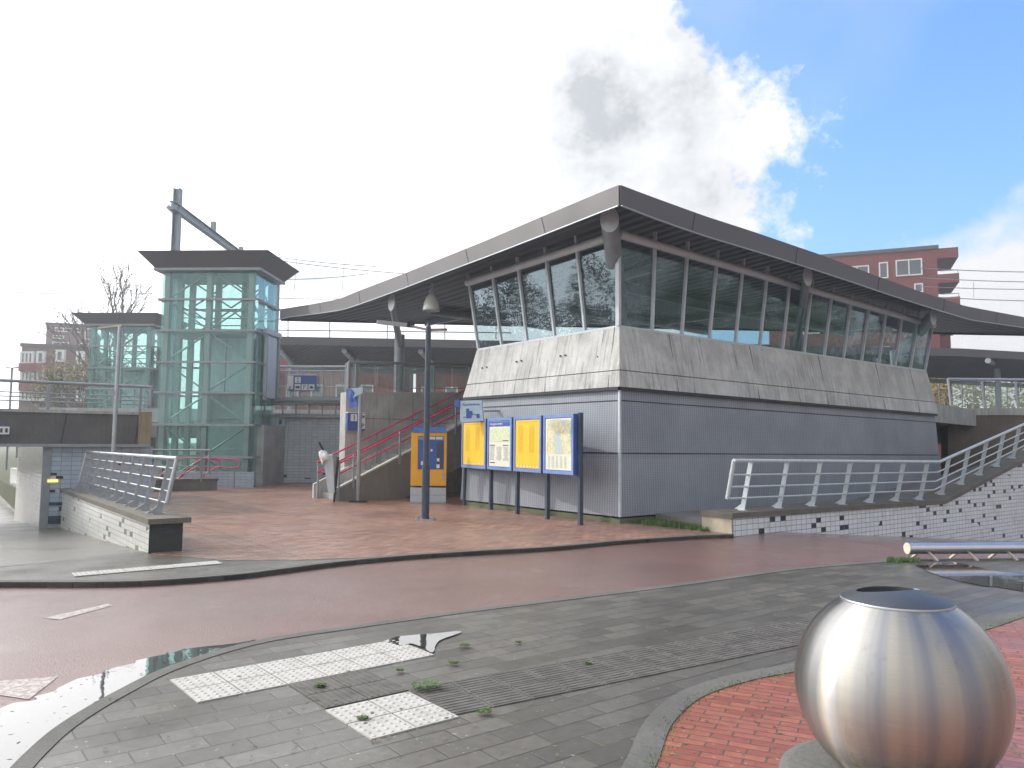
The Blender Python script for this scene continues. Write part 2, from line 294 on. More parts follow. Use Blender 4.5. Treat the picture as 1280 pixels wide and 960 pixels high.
def m_brushed():
    t=NT('brushed_stainless_steel'); p=t.n('ShaderNodeMapping'); p.inputs['Scale'].default_value=(1.5,1.5,120); t.L.new(t.tc.outputs['Object'],p.inputs[0])
    n=t.noise(p.outputs[0],1.5,5,.6); ob=t.n('ShaderNodeMapping'); t.L.new(t.tc.outputs['Object'],ob.inputs[0]); d=t.noise(ob.outputs[0],5.,8,.7)
    c=t.mix(t.sm(n,.3,.7),(.45,.425,.375),(.49,.465,.415)); c=t.mix(t.sm(d,.62,.74,0,.6),c,(.17,.14,.11))
    vn=t.n('ShaderNodeVectorMath',operation='MULTIPLY'); t.L.new(t.tc.outputs['Object'],vn.inputs[0]); vn.inputs[1].default_value=(1,1,0); vm=t.n('ShaderNodeVectorMath',operation='NORMALIZE'); t.L.new(vn.outputs[0],vm.inputs[0])
    refl_band=t.noise(vm.outputs[0],3.2,3,.5); c=t.mix(t.sm(refl_band,.36,.60),(.31,.32,.345),c); vd=t.n('ShaderNodeMapping'); vd.inputs['Scale'].default_value=(9,9,.8); t.L.new(t.tc.outputs['Object'],vd.inputs[0]); c=t.mix(t.sm(t.noise(vd.outputs[0],1,6,.7),.55,.8,0,.5),c,(.22,.2,.18))  # cool dark bands mimic blurred reflections, painted into the colour; then grime streaks
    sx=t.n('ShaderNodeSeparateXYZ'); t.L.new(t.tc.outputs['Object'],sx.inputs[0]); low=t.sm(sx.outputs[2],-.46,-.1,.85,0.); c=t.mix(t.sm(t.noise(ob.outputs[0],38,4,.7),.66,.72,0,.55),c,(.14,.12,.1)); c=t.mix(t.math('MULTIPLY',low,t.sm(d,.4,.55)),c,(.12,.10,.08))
    tg=t.n('ShaderNodeTangent',direction_type='RADIAL',axis='Z')
    b=t.bsdf(c,t.sm(n,.2,.8,.34,.38),1.,.5,Anisotropic=.93,**{'Anisotropic Rotation':.25}); t.L.new(tg.outputs[0],b.inputs['Tangent']); return t.m
brushed=m_brushed()
leaf=simple('dark_leaf',(.055,.085,.03),.6,0,.35,3); weedm=simple('weed_leaf',(.07,.13,.025),.6,0,.4,30); bark=simple('grey_bark',(.10,.085,.065),.8,0,.3,8); bud=simple('spring_bud',(.30,.26,.09),.7,0,.3,4)
lensm=NT('lamp_bowl'); lensm.bsdf((.8,.83,.79),.2,0,.8,**{'Transmission Weight':.15}); lensm=lensm.m

# ------------------------------------------------------------------ mesh builder
def origin(o):
    v=Vector((0,0,0))
    while o is not None: v+=Vector(o.location); o=o.parent
    return v
class MB:
    def __init__(s): s.v=[]; s.f=[]; s.sm=[]
    def add(s,vs,fs,smooth=False):
        k=len(s.v); s.v+=[Vector(x) for x in vs]; s.f+=[tuple(i+k for i in f) for f in fs]; s.sm+=[smooth]*len(fs); return s
    def quad(s,*p): return s.add(p,[tuple(range(len(p)))])
    def box(s,c,sx,sy,sz,ax=Vector((1,0,0)),ay=None,az=None):
        c=Vector(c); ax=ax.normalized(); az=(az or Z).normalized(); ay=(ay or az.cross(ax)).normalized()
        vs=[c+ax*(sx/2*i)+ay*(sy/2*j)+az*(sz/2*k) for k in(-1,1) for j in(-1,1) for i in(-1,1)]
        return s.add(vs,[(0,2,3,1),(4,5,7,6),(0,1,5,4),(2,6,7,3),(0,4,6,2),(1,3,7,5)])
    def beam(s,p,q,w,h,upv=None):       # rectangular bar from p to q; h along upv
        p=Vector(p);q=Vector(q); d=(q-p); l=d.length; d.normalize(); upv=upv or (Z if abs(d.z)<.95 else U)
        sd=d.cross(upv).normalized(); uu=sd.cross(d).normalized(); return s.box((p+q)/2,l,w,h,d,-sd if False else uu.cross(d),uu)
    def tube(s,p,q,r,n=10,r2=None,cap=True):
        p=Vector(p);q=Vector(q); d=(q-p).normalized(); a=d.orthogonal().normalized(); b=d.cross(a); r2=r if r2 is None else r2
        vs=[]; 
        for c,rr in((p,r),(q,r2)): vs+=[c+(a*math.cos(2*math.pi*i/n)+b*math.sin(2*math.pi*i/n))*rr for i in range(n)]
        s.add(vs,[(i,(i+1)%n,n+(i+1)%n,n+i) for i in range(n)],n>5)
        if cap: s.add(vs[:n],[tuple(range(n))[::-1]]); s.add(vs[n:],[tuple(range(n))])
        return s
    def path(s,pts,r,n=8,closed=False):
        for a,b in zip(pts,pts[1:]): s.tube(a,b,r,n,cap=True)
        return s
    def prism(s,poly,z0,z1):            # poly world xy, z0/z1 numbers or per-point functions
        n=len(poly); g=lambda z,p: z(p) if callable(z) else z
        a=[Vector((p[0],p[1],g(z0,p))) for p in poly]; b=[Vector((p[0],p[1],g(z1,p))) for p in poly]
        return s.hull2(a,b)
    def hull2(s,a,b):
        n=len(a); return s.add(a+b,[tuple(range(n))[::-1],tuple(range(n,2*n))]+[(i,(i+1)%n,n+(i+1)%n,n+i) for i in range(n)])
    def slab(s,poly,off):               # extrude a polygon by a vector
        poly=[Vector(p) for p in poly]; return s.hull2(poly,[p+off for p in poly])
    def lathe(s,c,prof,n=32,smooth=True):
        c=Vector(c); vs=[c+Vector((r*math.cos(2*math.pi*i/n),r*math.sin(2*math.pi*i/n),z)) for r,z in prof for i in range(n)]
        return s.add(vs,[(j*n+i,j*n+(i+1)%n,(j+1)*n+(i+1)%n,(j+1)*n+i) for j in range(len(prof)-1) for i in range(n)],smooth)
    def build(s,name,mat,parent=None,loc=None):
        o0=origin(parent) if parent is not None else Vector(loc or (0,0,0))
        me=bpy.data.meshes.new(name); me.from_pydata([v-o0 for v in s.v],[],s.f)
        bm=bmesh.new(); bm.from_mesh(me); bmesh.ops.recalc_face_normals(bm,faces=bm.faces[:]) if not getattr(s,'keepn',False) else None
        uvl=bm.loops.layers.uv.new('UVMap'); bm.faces.ensure_lookup_table()
        for i,f in enumerate(bm.faces):
            f.smooth=s.sm[i] if i<len(s.sm) else False
            n=f.normal
            if abs(n.z)>.75: ax,ay=U,V
            else: 
                ax=Z.cross(n).normalized(); 
                if ax.dot(U)+.3*ax.dot(V)<0: ax=-ax
                ay=None
            for lp in f.loops:
                p=lp.vert.co+o0; p=p-C0
                lp[uvl].uv=(p.dot(ax),p.dot(ay) if ay is not None else p.z)
        bm.to_mesh(me); bm.free()
        me.materials.append(mat); o=bpy.data.objects.new(name,me); COL.objects.link(o)
        if parent is not None: o.parent=parent
        else: o.location=o0
        return o
def tag(o,label,cat,group=None,kind=None):
    if label: o['label']=label
    if cat: o['category']=cat
    if group: o['group']=group
    if kind: o['kind']=kind
    return o
def thing(name,label,cat,loc,group=None):
    o=bpy.data.objects.new(name,None); o.empty_display_size=.2; COL.objects.link(o); o.location=loc; return tag(o,label,cat,group)
def struct(o): o['kind']='structure'; return o
def copy_tree(o,parent=None,delta=None):
    c=o.copy(); COL.objects.link(c)
    if parent is not None: c.parent=parent
    if delta is not None: c.location=o.location+delta
    for ch in list(o.children): copy_tree(ch,c)
    return c
def text(body,size,origin_,xdir,ydir,mat,parent,name='lettering',depth=.004,align='LEFT',width=None):
    cu=bpy.data.curves.new('txt','FONT'); cu.body=body; cu.size=size; cu.align_x=align; cu.extrude=depth/2; cu.resolution_u=2
    to=bpy.data.objects.new('txt',cu); COL.objects.link(to)
    dg=bpy.context.evaluated_depsgraph_get(); me=bpy.data.meshes.new_from_object(to.evaluated_get(dg)); bpy.data.objects.remove(to)
    xs=[v.co.x for v in me.vertices] or [0,1]; k=width/(max(xs)-min(xs)) if width else 1
    xd=xdir.normalized(); yd=ydir.normalized(); zd=xd.cross(yd); po=origin(parent)
    for v in me.vertices: c=v.co.copy(); v.co=Vector(origin_)+xd*c.x*k+yd*c.y+zd*(c.z+.004)-po
    me.name=name; me.materials.append(mat); o=bpy.data.objects.new(name,me); COL.objects.link(o); o.parent=parent; return o
def crom(pts,n=8):
    pts=[Vector(p) for p in pts]; out=[]; q=[pts[0]*2-pts[1]]+pts+[pts[-1]*2-pts[-2]]
    for i in range(1,len(q)-2):
        for k in range(n):
            t=k/n; a,b,c,d=q[i-1],q[i],q[i+1],q[i+2]
            out.append(.5*((2*b)+(c-a)*t+(2*a-5*b+4*c-d)*t*t+(3*b-a-3*c+d)*t**3))
    out.append(pts[-1]); return out

# ------------------------------------------------------------------ ground sheets
def sheet(name,poly,off,mat,thick=0.,cuts=True):
    bm=bmesh.new(); vs=[bm.verts.new((p[0],p[1],0)) for p in poly]
    es=[bm.edges.new((vs[i],vs[(i+1)%len(vs)])) for i in range(len(vs))]
    bmesh.ops.triangle_fill(bm,use_beauty=True,edges=es)
    planes=[(P(x,0),U) for x in ([aCUT-.01,aCUT+.01,2]+[16])]+[(P(0,y),V) for y in (-.62,-.58,.9,20.)] if cuts else []
    for co,no in planes: bmesh.ops.bisect_plane(bm,geom=bm.verts[:]+bm.edges[:]+bm.faces[:],plane_co=co,plane_no=no)
    bmesh.ops.recalc_face_normals(bm,faces=bm.faces[:])
    if sum(f.normal.z for f in bm.faces)<0: bmesh.ops.reverse_faces(bm,faces=bm.faces[:])
    for v in bm.verts: v.co.z=height(v.co)+off
    if thick:
        r=bmesh.ops.extrude_face_region(bm,geom=[e for e in bm.edges if e.is_boundary]); 
        for v in [g for g in r['geom'] if isinstance(g,bmesh.types.BMVert)]: v.co.z-=thick
    bmesh.ops.recalc_face_normals(bm,faces=bm.faces[:]) if thick else None
    uvl=bm.loops.layers.uv.new('UVMap')
    for f in bm.faces:
        for lp in f.loops: p=lp.vert.co-C0; lp[uvl].uv=(p.dot(U),p.dot(V))
    me=bpy.data.meshes.new(name); bm.to_mesh(me); bm.free(); me.materials.append(mat); o=bpy.data.objects.new(name,me); COL.objects.link(o); return struct(o)
dirt=simple('soil_and_grass',(.07,.08,.035),.9,0,.3,.4)
sheet('ground',[(-1500,-1500),(1500,-1500),(1500,1500),(-1500,1500)],-.05,dirt)
def curb(name,pts,width,zoff,side=1,depth=.12):
    m=MB(); pts=[Vector((p[0],p[1],0)) for p in pts]; L_=[];R2=[]
    for i,p in enumerate(pts):
        t=(pts[min(i+1,len(pts)-1)]-pts[max(i-1,0)]).normalized(); n=Vector((-t.y,t.x,0))*side; h=Z*(height(p)+zoff)
        L_.append(p+h); R2.append(p+n*width+h)
    k=len(pts); down=Z*depth; vs=L_+R2+[p-down for p in L_]+[p-down for p in R2]
    fs=[]
    for i in range(k-1): fs+=[(i,i+1,k+i+1,k+i),(i,2*k+i,2*k+i+1,i+1),(k+i,k+i+1,3*k+i+1,3*k+i)]
    m.add(vs,fs); return struct(m.build(name,kerb_m))
SW=.06
near=crom([G(x,y,SW) for x,y in [(20,985),(60,940),(100,905),(160,868),(230,834),(330,804),(450,785),(600,764),(760,744),(870,730),(1000,712),(1130,701)]])
near_r=[G(1280,699,SW)+Vector((0,0,0)),Vector((14,14.5,0)),Vector((40,22,0))]
sheet('road',[P(-60,-60),P(60,-60),P(60,-.1),P(1,-.1),P(-9.2,1.6),P(-60,1.6)],0,road_m)
sheet('pavement',[Vector((-2.9,2.2,0)),*near,*near_r,Vector((60,22,0)),Vector((60,-20,0)),Vector((-3,-20,0))],SW,pav_grey,.1)
kpts=[Vector((-3,-8,0)),Vector((-2.9,2.2,0)),*near,*near_r]
curb('near_kerb',kpts,.11,SW+.006)
far=crom([G(x,y,SW) for x,y in [(-200,729),(0,728),(110,728),(190,726),(290,719),(350,712),(430,702),(520,694),(600,689),(690,684),(780,676),(870,670),(917,668.5)]])
back=[P(.5,-2.5),P(1.2,-.3),P(40,-.3),P(40,24),P(aCUT+.04,24)]
wall_near=G(186,691,SW)
strip_poly=[*far,P(.5,-2.3),P(.5,1),P(-8.97,1.6),Vector((-12,10.3,0))]
sheet('pavement_strip',[*far,*back,P(aCUT+.04,1.3),G(77,700,SW),G(0,709,SW),G(-200,722,SW)],SW-.004,pav_grey,.1)
sheet('plaza',[G(192,693,SW),G(280,700,SW),G(370,700,SW),G(450,697,SW),G(545,690.5,SW),G(620,687.5,SW),G(690,683,SW),G(780,675,SW),G(870,669,SW),*back],SW,pav_red)
curb('far_kerb',far,.13,SW+.008,1)
sheet('sunken_path',[G(-230,722,SW),G(0,708,SW),G(77,700,SW),P(aCUT,1.25),P(aCUT,60),P(-60,60),P(-60,8)],.052,asphalt)
isl=crom([G(x,y,SW) for x,y in [(806,985),(822,955),(842,905),(880,872),(940,852),(1010,838),(1120,815),(1224,791),(1285,771)]])+[Vector((12,11.5,0)),Vector((30,18,0))]
sheet('brick_island',[*isl,Vector((30,-6,0)),Vector((0.3,-6,0)),Vector((.35,2.4,0))],SW+.006,pav_red2)
curb('island_kerb',[Vector((.3,-6,0)),Vector((.35,2.4,0))]+isl,.16,SW+.012,1,.05)
# soldier course just inside the island kerb
# paint and puddles
def blob(name,px,off,mat,z=0.,jit=.0,kind='structure'):
    pts=crom([G(x,y,z) for x,y in px]+[G(*px[0],z)],6)[:-1]
    pts=[p+Vector((noise.noise(p*9),noise.noise(p*9+Vector((5,5,5))),0))*jit for p in pts]
    o=sheet(name,pts,z+off,mat,cuts=False); o['kind']=kind; return o
blob('puddle',[(-10,905),(-5,885),(40,876),(75,858),(165,829),(235,812),(320,802.5),(345,803),(300,812.5),(228,835.5),(160,869),(100,906),(55,942),(15,975),(-30,990)],.005,water,0,.09)
blob('puddle',[(479,803),(498,797),(540,793.5),(572,790.5),(574,793),(548,803),(541,817),(528,811),(514,806),(500,808)],.011,water,SW,.006)
blob('puddle',[(1143,706),(1195,704),(1240,714),(1300,722),(1300,742),(1250,735),(1210,730),(1165,717)],.009,water,SW,.05)
def mark(px,z=0.,off=.004): return sheet('road_marking',[G(x,y,z) for x,y in px],z+off,paint,cuts=False)
mark([(-30,854),(73,846),(36,875),(-10,868)]); mark([(55,773),(135,755),(141,757),(75,775)]); mark([(1158,710),(1180,704),(1188,706),(1166,712)],SW)

# tactile slabs
def tactile_block(label,o_,d1,d2,n1,n2,s,skip=()):
    t=thing('tactile_paving',label,'tactile paving',Vector((o_.x,o_.y,SW)))
    for i in range(n1):
        for j in range(n2):
            m=MB(); c=o_+d1*((i+.5)*s)+d2*((j+.5)*s); c.z=SW+.004
            m.box(c,s-.012,s-.012,.009,d1,d2)
            for a in range(5):
                for b in range(5):
                    q=c+d1*((a-2)*s*.19)+d2*((b-2)*s*.19); q.z=SW+.0085
                    m.lathe(q,[(.016,0),(.013,.003),(.0,.004)],8)
            m.build('slab',tactile,t)
e1=(G(508,866,SW)-G(405,889,SW)); e1.z=0; e1.normalize(); e2=Vector((e1.y,-e1.x,0))
tactile_block('small square of four studded white slabs between the ribbed guide stones',Vector(G(405,889,SW)),e1,e2,2,2,.30)
g1=(G(490,801,SW)-G(211,851,SW)); g1.z=0; g1.normalize(); g2=Vector((g1.y,-g1.x,0))
tactile_block('long double row of studded white slabs running into the small puddle',Vector(G(211,851,SW)),g1,g2,6,2,.30)
h1=(G(270,701,SW)-G(88,716.5,SW)); ln=h1.length; h1.z=0; h1.normalize(); h2=Vector((h1.y,-h1.x,0))
tactile_block('single row of six white slabs across the far strip by the tiled wall',Vector(G(88,717,SW)),h1,h2,6,1,ln/6)
# ribbed guide stones
def guide(label,o_,d1,d2,n1,n2,s=.3,lab=None):
    t=thing('guide_paving',label,'guide paving',Vector((o_.x,o_.y,SW)))
    for i in range(n1):
        m=MB()
        for j in range(n2):
            c=o_+d1*((i+.5)*s)+d2*((j+.5)*s); c.z=SW+.004; m.box(c,s-.01,s-.01,.008,d1,d2)
            for k in range(6): q=c+d2*((k-2.5)*s*.155); q.z=SW+.008; m.box(q,s*.86,.012,.006,d1,d2)
        m.build('ribbed_slab',gpm,t)
gpm=simple('guide_stone',(.105,.098,.088),.7,0,.3,9)
og=Vector(G(461,925,SW)); 
o1=Vector(G(405,889,SW))
guide('ribbed grey guide stones between the two white slab blocks',o1-e2*.62+e1*.02,e2,e1,2,2)
gd=(G(985,795,SW)-G(540,880,SW)); gd.z=0; gd.normalize(); ge=Vector((gd.y,-gd.x,0))
guide('long ribbed guide strip running from the white slabs towards the ball bin',Vector(G(511,862,SW)),gd,ge,14,2)

# ------------------------------------------------------------------ pavilion
pav=thing('station_pavilion','glazed station pavilion with concrete parapet, ribbed grey cladding and a sweeping dark roof','station building',P(0,0,0))
LA,LB=14.9,6.0        # length along U, along V
ZC=onA(775,483,0).z; ZT=onA(775,404,0).z; ZG=onA(775,292,-.0).z
def ring(o,z,la=LA,lb=LB): return [P(o,lb-o*.6,z),P(o,o,z),P(la-o*.5,o,z)]
def zfit(p_px,q_px,which): pass
# slope of right face lines follows the photograph: far end heights
zr=lambda px,py: onB(px,py,.1).z
zl=lambda px,py: onA(px,py,.1).z
levels={'ground':(0,.15,0.0,-.0),}
zc=[zl(583,497),ZC,zr(1206,520)]; zt=[zl(593,436),ZT,zr(1199,468)]; zg=[zl(592,353),ZG,zr(1204,416)]
zb=[.14,.14,.0]
def col3(o,zs,lb=LB,la=LA): return [P(o,lb,zs[0]),P(o,o,zs[1]),P(la,o,zs[2])]
def lerp(a,b,t): return a+(b-a)*t
def slabs(name,o0,z0,o1,z1,th,mat,lb0=LB,lb1=LB,la0=LA,la1=LA):
    a=col3(o0,z0,lb0,la0); b=col3(o1,z1,lb1,la1); ai=[p+(U+V)*th for p in a]; bi=[p+(U+V)*th for p in b]
    ai[0]=a[0]+U*th; bi[0]=b[0]+U*th; ai[2]=a[2]+V*th; bi[2]=b[2]+V*th
    out=[]
    for k in(0,1):
        m=MB(); q=[a[k],a[k+1],b[k+1],b[k]]; qi=[ai[k],ai[k+1],bi[k+1],bi[k]]; m.hull2(q,qi); out.append(m.build(name,mat,pav))
    return out
m=MB(); a=[P(.02,LB),P(.02,.02),P(LA,.02),P(LA,.3),P(.3,.3),P(.3,LB)]; m.prism(a,-1.4,.16); m.build('plinth',conc_moss,pav)
slabs('cladding',.0,[.2]*3,.10,[zc[0]-.04,zc[1]-.04,zc[2]-.04],.08,cladding,LB+.05,LB-.05,LA+.15,LA)
# dark seams and light corner strip on the cladding
m=MB()
for f in (.485,.955-.06):
    for k,(nn) in enumerate((0,1)):
        z=[lerp(.2,zc[i],f) for i in range(3)]; o=.10*f-.004
        z=[onA(640,590 if f<.6 else 500,0).z]*0 or z
        c=col3(o,z,LB,LA); m.beam(c[k],c[k+1],.012,.02)
m.build('panel_seam',black,pav)
m=MB(); m.beam(P(-.012,-.012,.2),P(.09,.09,zc[1]-.05),.05,.05,U); m.build('corner_strip',alu,pav)
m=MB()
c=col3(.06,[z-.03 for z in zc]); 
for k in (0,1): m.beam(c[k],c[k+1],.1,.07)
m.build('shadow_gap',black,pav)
# concrete parapet in two courses
zm=[lerp(zc[i],zt[i],.27) for i in range(3)]
slabs('concrete_course',.0,zc,.06,[z-.012 for z in zm],.15,conc_light,LB,LB-.1,LA,LA-.03)
slabs('concrete_course',.06,[z+.006 for z in zm],.28,zt,.15,conc_light,LB-.1,LB-.25,LA-.03,LA-.1)
m=MB()
for a_ in (1.9,5.0,8.2,11.4,13.6):
    m.beam(P(a_,-.004,lerp(zc[1],zc[2],a_/LA)),P(a_,.276,lerp(zt[1],zt[2],a_/LA)),.02,.012,V)
m.beam(P(-.004,.35,zc[1]),P(.276,.42,zt[1]),.02,.012,U)
m.build('panel_joint',conc_dark,pav)
m=MB()
for (x,y) in ((701,445),(707,444),(646,452),(652,451),(603,460),(609,459),(748,446)):
    p=onA(x,y,.16) if x<775 else onB(x,y,.16); n_=-U if x<775 else -V; m.tube(p,p+n_*.03,.022,8)
m.build('anchor_hole',darkink,pav)
# glazing: leans outwards
OG0,OG1=.33,.15
nL,nR=5,14
def gz(side,t,top):
    zz=zg if top else zt; o=OG1 if top else OG0
    fan=.22*min(1,t*5) if top else 0
    if side==0: return P(o,lerp(o,LB-.3,t)+fan,lerp(zz[1],zz[0],t)+(.02 if not top else -.03))
    return P(lerp(o,LA-.15,t)+fan,o,lerp(zz[1],zz[2],t)+(.02 if not top else -.03))
for side,n in((0,nL),(1,nR)):
    for i in range(n):
        a_,b_=i/n,(i+1)/n; q=[gz(side,a_,0),gz(side,b_,0),gz(side,b_,1),gz(side,a_,1)]
        m=MB(); off=(U if side==0 else V)*.012; m.slab(q,off); m.build('glass_pane',glass_p,pav)
    for i in range(n+1):
        if i==0 and side==1: continue
        t=i/n; p0,p1=gz(side,t,0),gz(side,t,1); d=(p1-p0)
        m=MB(); out=(-U if side==0 else -V)*.03
        ext=p1+d*.42 if i else p1
        m.beam(p0+out,ext+out,.06 if i else .11,.07,(U if side==0 else V)); m.build('mullion',alu,pav)
m=MB(); 
for side in(0,1):
    m.beam(gz(side,0,0)-Z*.02,gz(side,1,0)-Z*.02,.12,.05)
m.build('sill_rail',alu,pav)
m=MB(); rtop=[p+Z*.03 for p in col3(OG1-.06,zg,LB-.0,LA+.12)]
m.tube(rtop[0],rtop[1],.095,14); m.tube(rtop[1],rtop[2],.095,14); m.build('top_tube',simple('pale_tube_paint',(.62,.68,.72),.4,0,.05,6),pav)
# platform slab inside
m=MB(); m.prism([P(.35,.35),P(LA-.2,.35),P(30,3),P(34,19.2),onB(440,500,19.2),onB(440,500,11.05),P(5.5,11.05),P(5.5,5.8),P(.35,5.8)],2.6,3.25); m.build('platform_slab',conc_mid,pav)
# end walls of the pavilion body
m=MB(); m.hull2([P(.1,LB,0.1),P(.1,LB,zc[0]),P(3,LB,zc[0]),P(3,LB,.1)],[P(.1,LB-.15,.1),P(.1,LB-.15,zc[0]),P(3,LB-.15,zc[0]),P(3,LB-.15,.1)])
m.hull2([P(LA-.0,.1,-1.2),P(LA-.05,.1,zc[2]-.05),P(LA-.05,8,zc[2]-.05),P(LA,8,-1.2)],[P(LA-.2,.1,-1.2),P(LA-.2,.1,zc[2]-.05),P(LA-.2,8,zc[2]-.05),P(LA-.2,8,-1.2)])
m.build('end_wall',cladding,pav)
# roof ---------------------------------------------------------------
OV=-1.05
TipT=onA(773,233.5,OV); TipB=onA(775,262,OV)
def edgeprof(pts,side):
    out=[]
    for x,y in pts:
        p=onA(x,y,OV) if side==0 else onB(x,y,OV); a_,b_=ab(p); out.append(((b_ if side==0 else a_),p.z))
    return out
tipb=ab(TipT)[1]
d_=(onB(773,233.5,OV)); 
Lt=edgeprof([(773,232.5),(666,277),(610,301),(560,321),(500,345),(447,365),(426,374),(395,380),(351,387)],0)
Lb_=edgeprof([(773,258),(666,300),(610,321.5),(560,340),(500,363),(450,381),(430,387.5),(400,392),(362,396.5)],0)
Rt=edgeprof([(776,233),(830,253),(880,271),(939,290),(980,304),(1027,320),(1085,342),(1146,364),(1205,383),(1280,397)],1)
Rb=edgeprof([(776,258.5),(830,279),(880,296),(939,313.5),(1011,336),(1060,352),(1110,369),(1161,385),(1211,400),(1280,410)],1)
def ev(pr,t):
    if t<=pr[0][0]: return pr[0][1]
    for (a_,za),(b_,zb_) in zip(pr,pr[1:]):
        if t<=b_: return lerp(za,zb_,(t-a_)/(b_-a_))
    (a_,za),(b_,zb_)=pr[-2:]; return zb_+min(t-b_,6)*(zb_-za)/(b_-a_)*.3
bmax=Lt[-1][0]; YRE=P(OV,bmax).y
amax=OV+(YRE-P(OV,OV).y)/U.y
def wmix(a_,b_): t=a_+b_-2*OV; return (b_-OV)/t if t>1e-6 else .5
def ztop(a_,b_): w_=wmix(a_,b_); t=a_+b_-OV; return w_*ev(Lt,t)+(1-w_)*ev(Rt,t)
def zbot(a_,b_): w_=wmix(a_,b_); t=a_+b_-OV; return w_*ev(Lb_,t)+(1-w_)*ev(Rb,t)
NA,NB=44,34
def zsof(a_,b_): return ztop(a_,b_)-.13-.25*min(1,max(0,(P(a_,b_).y-YRE+4)/4))
def clip(o):
    bm=bmesh.new(); bm.from_mesh(o.data); og=origin(o.parent)
    bmesh.ops.bisect_plane(bm,geom=bm.verts[:]+bm.edges[:]+bm.faces[:],plane_co=Vector((0,YRE,0))-og,plane_no=(0,1,0),clear_outer=True)
    bm.to_mesh(o.data); bm.free()
def inside(a_,b_): return P(a_,b_).y<YRE-.1
aa=[OV+(amax-OV)*i/NA for i in range(NA+1)]; bb=[OV+(bmax-OV)*j/NB for j in range(NB+1)]
m=MB(); vs=[P(x,y,ztop(x,y)) for y in bb for x in aa]; W_=NA+1
m.add(vs,[(j*W_+i,j*W_+i+1,(j+1)*W_+i+1,(j+1)*W_+i) for j in range(NB) for i in range(NA)],True); roof=m.build('roof',roofgrey,pav); clip(roof)
m=MB(); ins=.35
def tb(x,y):
    return P(x+ins*0,y,zbot(x,y)+.02)
vs=[P(max(x,OV+.02),max(y,OV+.02),zsof(x,y)) for y in bb for x in aa]
m.add(vs,[(j*W_+i,j*W_+i+1,(j+1)*W_+i+1,(j+1)*W_+i) for j in range(NB) for i in range(NA)]); so_=m.build('soffit',soffit,pav); clip(so_)
m=MB()
def fascia(ptsT,ptsB,off):
    k=len(ptsT); 
    for i in range(k-1): m.hull2([ptsT[i],ptsT[i+1],ptsB[i+1],ptsB[i]],[p+off for p in (ptsT[i],ptsT[i+1],ptsB[i+1],ptsB[i])])
fascia([P(OV,y,ztop(OV,y)+.01) for y in bb],[P(OV,y,zbot(OV,y)) for y in bb],U*-.03)
fascia([P(x,OV,ztop(x,OV)+.01) for x in aa],[P(x,OV,zbot(x,OV)) for x in aa],V*-.03)
m.build('fascia',roofgrey,pav)
m=MB()
re_=[(lerp(OV,amax,k/40),lerp(bmax,OV,k/40)) for k in range(41)]
fascia([P(x,y,ztop(x,y)+.01) for x,y in re_],[P(x,y,zsof(x,y)-.06) for x,y in re_],Vector((0,.03,0)))
m.build('rear_fascia',roofgrey,pav)
m=MB()
for i in range(NB): m.beam(P(OV-.04,bb[i],zbot(OV,bb[i])+.0),P(OV-.04,bb[i+1],zbot(OV,bb[i+1])+.0),.04,.018)
for i in range(NA): m.beam(P(aa[i],OV-.04,zbot(aa[i],OV)+.0),P(aa[i+1],OV-.04,zbot(aa[i+1],OV)+.0),.04,.018)
m.build('drip_edge',steel,pav)
for y in (1.2,4.2,7.2,10.2,13.2): m=MB(); m.beam(P(OV-.034,y,zbot(OV,y)),P(OV-.034,y+.15,ztop(OV,y)),.012,.01,U); m.build('fascia_joint',black,pav)
for x in (1.1,5,9,13,17): m=MB(); m.beam(P(x,OV-.034,zbot(x,OV)),P(x+.12,OV-.034,ztop(x,OV)),.012,.01,V); m.build('fascia_joint',black,pav)
# tube beams, struts and columns
def colm(a_,b_,r=.2):
    m=MB(); m.tube(P(a_,b_,3.2),P(a_,b_,zbot(a_,b_)-.75),r,18); m.build('column',steel_d,pav)
def strut(head,end,r,out):
    sd=out.cross(Z).normalized(); n=24; m=MB()
    ring=lambda c,k: [c+sd*math.cos(2*math.pi*i/n)*r*k+Z*math.sin(2*math.pi*i/n)*r*1.35*k for i in range(n)]
    a,b=ring(head,1),ring(end,1); m.add(a+b,[(i,(i+1)%n,n+(i+1)%n,n+i) for i in range(n)],True); m.build('strut',steel_d,pav)
    m=MB(); m.add(ring(end,1.04)+ring(end+out*.03,1.04),[tuple(range(n)),tuple(range(n,2*n))]+[(i,(i+1)%n,n+(i+1)%n,n+i) for i in range(n)]); m.build('strut_cap',alu,pav)
cols=[(1.2,1.2),ab(onY(499,450,25.7)),(10.2,2.2),(17.5,2.6)]
ends=[onA(762,275,OV+.45),onA(490,378,OV+.35),onB(1009,345,OV+.4),onB(1166,396,OV+.4)]
outs=[-(U+V).normalized(),-U,-V,-V]
for (a_,b_),e,ou in zip(cols,ends,outs):
    h_=P(a_,b_,zbot(a_,b_)-1.0); colm(a_,b_,.17 if b_>5 else .2); strut(h_,e,.19,ou)
colm(6.5,8.0,.2)
for b_ in (3.6,7.0,10.4):
    m=MB(); q_=[a_ for a_ in aa[5:] if inside(a_,b_)]
    for k,(x,y) in enumerate(zip(q_,q_[1:])): m.tube(P(x,b_,zsof(x,b_)-.16),P(y,b_,zsof(y,b_)-.16),.14,10,cap=(k in(0,len(q_)-2)))
    m.build('tube_beam',steel_d,pav)
for x in (3.2,9.4,15.2):
    m=MB(); q_=[b_ for b_ in bb[5:] if inside(x,b_)]
    for u_,v_ in zip(q_,q_[1:]): m.beam(P(x,u_,zsof(x,u_)-.1),P(x,v_,zsof(x,v_)-.1),.12,.22)
    m.build('rafter',steel_d,pav)

